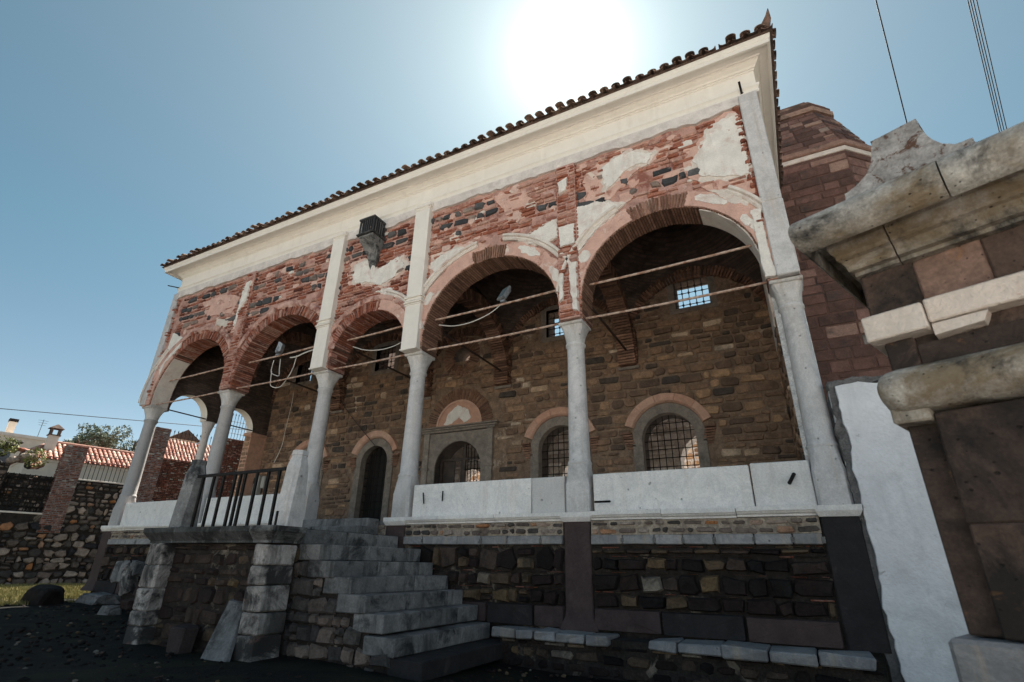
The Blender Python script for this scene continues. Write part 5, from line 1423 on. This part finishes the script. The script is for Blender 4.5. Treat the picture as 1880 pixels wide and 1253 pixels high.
mbox(m, 0.0, 2.2, -1.0, 0.0, -0.285, 0.78, 0, 0.2, 0.008)
mbox(m, 0.145, 2.2, -0.2, 0.085, -0.285, 0.22, 0, 0.45); mbox(m, 0.145, 2.2, -0.2, 0.083, 0.226, 0.80, 0, 0.15)
m.build('pier', 'tuff', MO)
m = MB()
mbox(m, -0.035, 0.145, -0.2, 0.12, 0.757, 0.86, 0, 0.9)
pf = [(-0.5, 0.82)] + [(0.02, 0.82)] + circ(0.09, 0.94, 0.125, -90, 90, 12) + [(-0.5, 1.065)]
rings = []
for s_, k in ((-0.05, 0.55), (-0.035, 0.8), (0.0, 0.95), (0.05, 1.0), (0.5, 1.0), (1.2, 1.0), (2.2, 1.0)):
    rings.append([PM(s_, -0.5 + (o + 0.5) * (0.9 + 0.1 * k), 0.94 + (z - 0.94) * k) for o, z in pf])
m.loft(rings, 0, 0.75, True)
m.build('torus_moulding', 'lichen', MO)
m = MB()
mbox(m, 0.02, 2.2, -0.9, 0.02, 1.05, 1.30, 0, 0.3); mbox(m, 0.02, 0.17, -0.1, 0.07, 1.06, 1.25, 0, 0.7)
pl = [(0.172, 1.062), (0.9, 1.062), (0.9, 1.1), (0.72, 1.18), (0.6, 1.21), (0.172, 1.2)]
m.slab([(s_, z) for s_, z in pl], lambda u, v, d: PM(u, d, v), -0.1, 0.075, 0, 0.0, 0.01)
m.build('frieze_block', 'tuff', MO)
m = MB(); mbox(m, -0.04, 0.262, -0.3, 0.15, 1.256, 1.416, 0, 0.85, 0.008); mbox(m, 0.266, 2.2, -0.3, 0.125, 1.292, 1.43, 0, 1.0, 0.008)
pl = [(0.27, 1.205), (0.49, 1.22), (0.52, 1.288), (0.27, 1.288)]
m.slab(pl, lambda u, v, d: PM(u, d, v), -0.1, 0.11, 0, 0.9, 0.008)
m.build('pale_band', 'oldplaster', MO)
m = MB()
for s0, s1, t_ in ((-0.02, 0.255, 0.25), (0.26, 0.58, 0.95), (0.585, 1.3, 0.35), (1.305, 2.2, 0.6)): mbox(m, s0, s1, -0.95, 0.0 + rnd.uniform(-.004, .004), 1.432, 1.75, 0, t_, 0.012, 0.006)
m.build('block_course', 'tuff', MO)
m = MB()
msweep(m, [(-0.2, 1.74), (0.05, 1.74), (0.05, 1.765), (0.09, 1.77), (0.10, 1.80), (0.13, 1.83), (0.16, 1.84), (0.16, 1.865), (0.185, 1.88), (0.21, 1.915), (0.21, 1.945), (-0.2, 1.945)], 0.2, 0, side=0.5, cuts=(0.22,))
m.build('lower_moulding', 'lichen', MO)
m = MB()
pf = [(-0.3, 1.95), (0.36, 1.95), (0.37, 1.87)] + circ(0.36, 1.965, 0.125, -80, 75, 12) + [(0.30, 2.10), (0.26, 2.14), (-0.3, 2.17)]
msweep(m, pf, 0.35, 0, side=0.45, cuts=(0.565,))
m.build('cornice', 'lichen', MO)
fin = [(0.08, 2.13), (0.75, 2.13), (0.74, 2.195), (0.66, 2.205), (0.62, 2.24), (0.585, 2.30), (0.562, 2.38), (0.55, 2.49), (0.30, 2.485), (0.285, 2.40), (0.265, 2.33), (0.225, 2.265), (0.16, 2.222), (0.09, 2.20)]
m = MB()
pl = []
for i in range(len(fin)):
    a, b = Vector(fin[i]), Vector(fin[(i + 1) % len(fin)])
    for k in range(3): q = a.lerp(b, k / 3); pl.append((q.x + 0.004 * noise.noise((q.x * 30, q.y * 30, 0)), q.y + 0.004 * noise.noise((q.x * 30, q.y * 30, 5))))
if area2(pl) < 0: pl.reverse()
m.slab(pl, lambda u, v, d: PM(u, d, v), 0.06, 0.31, 0, 0.1, 0.012)
m.slab(pl, lambda u, v, d: PM(u, d, v), 0.06, -0.02, 0, 0.1, 0.012)
m.build('finial', 'lichen_red', MO)

# ------------------------------------------------------------------ boundary wall with piers and grilles, far left
LP = Vector((-32.06, 13.57)); LD = Vector((0.21289, 0.97708)); LN = Vector((0.97708, -0.21289))
def PWL(s, d, z):
    p = LP + LD * s + LN * d; return (p.x, p.y, z)
PLw = lambda u, v, d: PWL(u, d, v)
LW = thing('boundary_wall', 'old rubble boundary wall with brick piers and barred openings', 'wall', PWL(0, -0.3, -1.3))
m = MB()
def wbox(m, s0, s1, d0, d1, z0, z1, mi=0, t=0.0, c=0.0): m.box(s0, s1, d0, d1, z0, z1, mi, t, c, fn=lambda q: PWL(q[0], q[1], q[2]))
wbox(m, -9, 2.65, -0.5, 0, -1.6, 1.85); wbox(m, -9, -2.8, -0.5, 0, 1.85, 4.0); wbox(m, -0.9, 2.65, -0.5, 0, 1.85, 3.55); wbox(m, -2.8, -0.9, -0.5, -0.25, 1.85, 3.6)
wbox(m, 2.65, 6.5, -0.5, 0, -1.6, 5.2); wbox(m, 6.5, 10.5, -0.5, 0, -1.6, 6.95)
fp = lambda lo: (lambda u, v, w, h: (1, min(1.0, rnd.random() ** lo)))
courses(m, -9, 9.6, -1.35, 1.45, PLw, (0.2, 0.42), (0.2, 0.6), 0.02, (0.05, 0.16), fp(1.0), bev=0.05, jit=0.6, corner=0.3, wave=0.1)
courses(m, -9, -2.8, 1.45, 4.0, PLw, (0.14, 0.3), (0.16, 0.42), 0.05, (0.03, 0.12), fp(1.3), bev=0.05, jit=0.6, corner=0.3)
courses(m, -2.8, -0.9, 1.9, 3.6, lambda u, v, d: PWL(u, d - 0.25, v), (0.12, 0.22), (0.14, 0.32), 0.04, (0.02, 0.06), fp(2.2), bev=0.03, jit=0.5)
courses(m, -0.2, 2.6, 1.45, 3.5, PLw, (0.18, 0.38), (0.18, 0.5), 0.05, (0.03, 0.12), fp(0.55), bev=0.05, jit=0.6, corner=0.3)
bp = lambda u, v, w, h: (2, rnd.random() * 0.28) if rnd.random() > 0.05 else (4, 0.2)
courses(m, 3.35, 9.8, 1.45, 5.2, PLw, (0.07, 0.1), (0.15, 0.3), 0.02, (0.01, 0.05), bp, bev=0.012, corner=0.14)
courses(m, 6.5, 9.8, 5.2, 6.95, PLw, (0.07, 0.1), (0.15, 0.3), 0.02, (0.01, 0.05), bp, bev=0.012, corner=0.14)
for s0, s1, z0, z1 in ((-0.98, -0.1, 1.0, 5.2), (2.6, 3.38, 1.4, 6.85)):
    wbox(m, s0, s1, -0.55, 0.1, z0, z1, 0, 0.2)
    courses(m, s0, s1, z0, z1, lambda u, v, d: PWL(u, d + 0.1, v), (0.07, 0.1), (0.15, 0.3), 0.02, (0.01, 0.05), bp, bev=0.012, corner=0.14)
    courses(m, -0.55, 0.1, z0, z1, (lambda u, v, d, s0=s0: PWL(s0 - d, u, v)), (0.07, 0.1), (0.15, 0.3), 0.02, (0.01, 0.04), bp, bev=0.012, corner=0.14)
wbox(m, -0.1, 2.6, -0.55, 0.06, 3.55, 3.62, 3, 0.2, 0.01)
wbox(m, -2.9, -0.9, -0.5, 0.04, 1.8, 1.88, 3, 0.3, 0.01)
for _ in range(46):   # ruined crest
    s_ = rnd.uniform(-6, -1.6); h_ = 4.0 + rnd.uniform(0, 1.3) * min(1, max(0.1, (-1.5 - s_) / 1.6))
    p = PWL(s_, rnd.uniform(-.5, .1), h_); boulder(m, p, (rnd.uniform(.15, .32), rnd.uniform(.15, .3), rnd.uniform(.1, .2)), rnd.random() * 90, rnd.choice((1, 1, 2)), rnd.random(), 2)
m.build('masonry', ['mortar_dark', 'fieldstone', 'brick', 'oldplaster', 'mortar_light'], LW)
def wgrille(s0, s1, z0, z1, d, n, nz, r, spear=False):
    m = MB()
    for k in range(n + 1):
        s_ = s0 + (s1 - s0) * k / n
        m.tube([PWL(s_, d, z0), PWL(s_, d, z1)], r, 4)
        if spear: m.tube([PWL(s_, d, z1), PWL(s_, d, z1 + 0.05), PWL(s_, d, z1 + 0.17)], [r, r * 2.6, 0.003], 4)
    for k in range(nz):
        z = z0 + (z1 - z0) * (k + 0.5) / nz if nz > 1 else z1 - 0.12
        m.tube([PWL(s0, d, z), PWL(s1, d, z)], r, 4)
    m.build('grille', 'iron', LW)
wgrille(-2.75, -0.95, 1.9, 3.6, -0.03, 9, 4, 0.02)
wgrille(-0.05, 2.55, 3.62, 5.0, -0.2, 14, 1, 0.016)
wgrille(3.45, 6.3, 5.2, 6.75, -0.2, 14, 2, 0.016, True)
wgrille(6.45, 9.4, 6.95, 8.45, -0.2, 16, 2, 0.016, True)
def weed(label, p, n, r_, mat, size=0.16, name='wall_weed', cat='weed'):
    m = MB()
    for _ in range(14):
        a = rnd.uniform(0, 2 * pi); q = Vector(p) + Vector((math.cos(a) * r_[0] * .6, math.sin(a) * r_[1] * .6, rnd.uniform(.2, .9) * r_[2]))
        m.tube([tuple(Vector(p) - Vector((0, 0, r_[2] * 0.8))), tuple((Vector(p) + q) / 2 + Vector((0, 0, .1))), tuple(q)], 0.008, 4)
    leaves(m, p, r_, n, size, 1, shell=0.4, seed=p[0])
    tag(m.build(name, ['bark', mat], None, (p[0], p[1], p[2] - r_[2])), label, cat)
weed('yellow green weeds sprouting from the ruined crest of the boundary wall', PWL(-2.0, 0.25, 4.35), 520, (0.4, 0.5, 0.5), 'weed', 0.11)
weed('pale dry weeds at the far left on the ruined wall', PWL(-3.2, 0.2, 4.75), 420, (0.4, 0.5, 0.4), 'weed', 0.1)
weed('dark creeper hanging over the brick wall behind the side arch', PWL(8.8, 0.2, 6.1), 1600, (0.5, 1.2, 1.3), 'ivy', 0.18, 'creeper', 'creeper')

# ------------------------------------------------------------------ houses and trees beyond the wall
def tiled_slope(m, s0, s1, b0, z0, b1, z1, sp, mi, hip0=0.0, hip1=0.0):
    """roof plane from eave (b0, z0) up to ridge (b1, z1), tile runs along the slope"""
    m.add([PWL(s0, -b0, z0 - .05), PWL(s1, -b0, z0 - .05), PWL(s1 - hip1, -b1, z1 - .05), PWL(s0 + hip0, -b1, z1 - .05)], [(0, 1, 2, 3)], mi, 0.2)
    n = int((s1 - s0) / sp)
    for k in range(n + 1):
        s_ = s0 + (s1 - s0) * k / n
        t = 1.0
        if hip0 > 0: t = min(t, (s_ - s0) / hip0)
        if hip1 > 0: t = min(t, (s1 - s_) / hip1)
        if t < 0.06: continue
        nr = max(1, int(5 * t))
        for q in range(nr):
            f0, f1 = q / nr * t, ((q + 1.12) / nr) * t
            rings = []
            for f, rr in ((f0, 0.10), (f1, 0.085)):
                b, z = b0 + (b1 - b0) * f, z0 + (z1 - z0) * f
                rings.append([PWL(s_ + rr * math.cos(pi * i / 6), -b, z + rr * math.sin(pi * i / 6) * 0.9 + (0.02 if rr > .09 else 0)) for i in range(7)])
            m.loft(rings, mi, rnd.random(), False, closed=True, caps=True)
HA = thing('tiled_house', 'cream house with a red barrel tile roof behind the boundary wall', 'house', PWL(1.5, -11, -1.3))
m = MB(); wbox(m, -1.35, 4.6, -13, -8, -1.4, 5.45, 0, 0.2); wbox(m, -1.4, 4.65, -13, -7.93, 5.25, 5.42, 0, 0.9, 0.02); m.build('wall', 'housewall', HA)
m = MB(); tiled_slope(m, -1.7, 4.9, 7.7, 5.48, 10.4, 6.75, 0.27, 0, 1.6, 0.0); 
m.add([PWL(-1.7, -7.7, 5.45), PWL(-0.1, -10.4, 6.72), PWL(-1.7, -13, 5.45)], [(0, 1, 2)], 0, 0.4)
m.add([PWL(-0.1, -10.4, 6.72), PWL(4.9, -10.4, 6.72), PWL(4.9, -13.2, 5.4), PWL(-1.7, -13.2, 5.4)], [(0, 1, 2, 3)], 0, 0.4)
m.tube([PWL(-1.7, -7.7, 5.55), PWL(-0.1, -10.4, 6.83)], 0.1, 6, 0, 0.6); m.tube([PWL(-0.1, -10.4, 6.83), PWL(4.9, -10.4, 6.83)], 0.1, 6, 0, 0.6)
ro = m.build('roof', 'newtile', HA)
m = MB(); wbox(m, -0.62, -0.1, -9.4, -8.9, 5.6, 7.0, 0, 0.6)
wbox(m, -0.68, -0.04, -9.46, -8.84, 7.0, 7.06, 1, 0.3)
for s_ in (-0.62, -0.2):
    for d_ in (-9.4, -9.0): wbox(m, s_, s_ + 0.12, d_, d_ + 0.1, 7.06, 7.45, 1, 0.4)
m.loft([[PWL(-0.74, -9.5, 7.45), PWL(0.02, -9.5, 7.45), PWL(0.02, -8.8, 7.45), PWL(-0.74, -8.8, 7.45)], [PWL(-0.36, -9.2, 7.75), PWL(-0.30, -9.2, 7.75), PWL(-0.30, -9.1, 7.75), PWL(-0.36, -9.1, 7.75)]], 1, 0.1)
m.build('chimney', ['housewall', 'tile'], ro)
HB = thing('flat_roofed_house', 'pale flat roofed house far behind the red tiled roof', 'house', PWL(-1, -27, -1.3))
m = MB(); wbox(m, -5, 1.7, -32, -25, -1.4, 9.05, 0, 0.3); wbox(m, -5.1, 1.8, -32, -24.9, 9.05, 9.3, 0, 0.9); m.build('wall', 'housewall', HB)
m = MB()
for s_ in (-3.5, -1.2, 0.6): wbox(m, s_, s_ + 0.8, -25.0, -24.96, 6.6, 8.0, 0)
m.build('window', 'pane', HB)
m = MB(); wbox(m, -1.1, -0.6, -27, -26.5, 9.3, 10.5, 0, 0.5); wbox(m, -1.15, -0.55, -27.05, -26.45, 10.5, 10.75, 1, 0.2); m.build('chimney', ['housewall', 'dark'], HB)
m = MB(); m.tube([PWL(0.9, -25.5, 9.3), PWL(0.9, -25.5, 10.9)], 0.02, 4)
for z, w in ((10.8, .35), (10.6, .3), (10.4, .25)): m.tube([PWL(0.9 - w, -25.5, z), PWL(0.9 + w, -25.5, z)], 0.012, 4)
m.build('aerial', 'iron', HB)
HC = thing('orange_roofed_house', 'low house with a bright orange tile roof seen through the side arch', 'house', PWL(9, -17, -1.3))
m = MB(); wbox(m, 6.8, 13.2, -19, -14.5, -1.4, 7.3, 0, 0.3); m.build('wall', 'housewall', HC)
m = MB(); tiled_slope(m, 6.5, 13.4, 14.2, 7.3, 17, 9.4, 0.27, 0)
m.add([PWL(6.5, -17, 9.35), PWL(13.4, -17, 9.35), PWL(13.4, -19.3, 7.3), PWL(6.5, -19.3, 7.3)], [(0, 1, 2, 3)], 0, 0.4); m.build('roof', 'newtile', HC)
HE = thing('gabled_house', 'small distant house with a dark gabled roof beyond the spear topped fence', 'house', PWL(11.6, -25, -1.3))
m = MB(); wbox(m, 10.6, 12.8, -27, -24, -1.4, 10.9, 0, 0.3); m.build('wall', 'housewall', HE)
m = MB(); m.loft([[PWL(10.3, -23.7, 10.9), PWL(11.7, -23.7, 11.9), PWL(13.1, -23.7, 10.9)], [PWL(10.3, -27, 10.9), PWL(11.7, -27, 11.9), PWL(13.1, -27, 10.9)]], 0, 0.1); m.build('roof', 'tile', HE)
def tree(label, s_, b, zt, w, h, n, mat, group='trees beyond the boundary wall'):
    T = thing('olive_tree', label, 'tree', PWL(s_, -b, -1.3), group)
    m = MB(); base = Vector(PWL(s_, -b, -1.4)); c_ = Vector(PWL(s_, -b, zt - h))
    m.tube([tuple(base), tuple(base.lerp(c_, .5) + Vector((.1, 0, 0))), tuple(c_)], [.22, .17, .1], 7)
    for k in range(9):
        a = rnd.uniform(0, 2 * pi); q = c_ + Vector((math.cos(a) * w * .75, math.sin(a) * w * .75, rnd.uniform(-.3, .9) * h))
        m.tube([tuple(c_ - Vector((0, 0, h * .4))), tuple(c_.lerp(q, .5) + Vector((0, 0, .15))), tuple(q)], [.08, .05, .015], 5)
    m.build('trunk', 'bark', T)
    m = MB()
    for k in range(11):
        a = rnd.uniform(0, 2 * pi); r_ = rnd.uniform(.2, .75)
        q = c_ + Vector((math.cos(a) * w * r_, math.sin(a) * w * r_, rnd.uniform(-.5, .75) * h))
        leaves(m, tuple(q), (w * .42, w * .42, h * .42), n // 11, 0.17, 0, shell=.5, seed=k * 3.3)
    m.build('crown', mat, T)
tree('silvery olive crown rising between the chimney and the brick pier', 1.55, 12, 8.0, 1.0, 1.0, 2600, 'olive')
tree('broad grey green tree over the ridge of the red tiled roof', 3.0, 13, 8.9, 1.5, 1.3, 4200, 'olive')
tree('bushy tree at the right end of the red tiled roof, by the first column', 5.2, 14, 8.8, 1.6, 1.3, 3600, 'olive')

# ------------------------------------------------------------------ overhead wires
def wire(a, b, r, sag, label, group=None, ea=5.0, eb=0.9):
    m = MB(); A_, B_ = Vector(a), Vector(b)
    A_, B_ = A_ + (A_ - B_) * ea, B_ + (B_ - A_) * eb
    m.tube([tuple(A_.lerp(B_, t / 16) - Vector((0, 0, sag * 4 * (t / 16) * (1 - t / 16)))) for t in range(17)], r, 5)
    tag(m.build('overhead_wire', 'cableblack', None, a), label, 'wire', group)
k_ = 42.0
def far(p, dist): d = ray(p); d = d / np.linalg.norm(d) * dist; return tuple(float(x) for x in d)
wire(far((-60, 747), 40), far((560, 800), 46), 0.022, -0.05, 'thin dark wire crossing the sky above the roofs on the left', None, 2.0, 0.6)
wire(far((1580, -110), 16), far((1700, 365), 22), 0.016, 0.0, 'single dark wire running down the sky to the concave finial')
for i, (xa, xb) in enumerate(((1776, 1832), (1781, 1836), (1786, 1841), (1793, 1846))):
    wire(far((xa - 26, -110), 16), far((xb + 32, 365), 22), 0.011, 0.0, ['leftmost of the four close wires at the top right', 'second of the four close wires at the top right', 'third of the four close wires at the top right', 'rightmost of the four close wires at the top right'][i], 'bundle of four wires')
for o in bpy.data.objects:
    if '_b' in o: del o['_b']
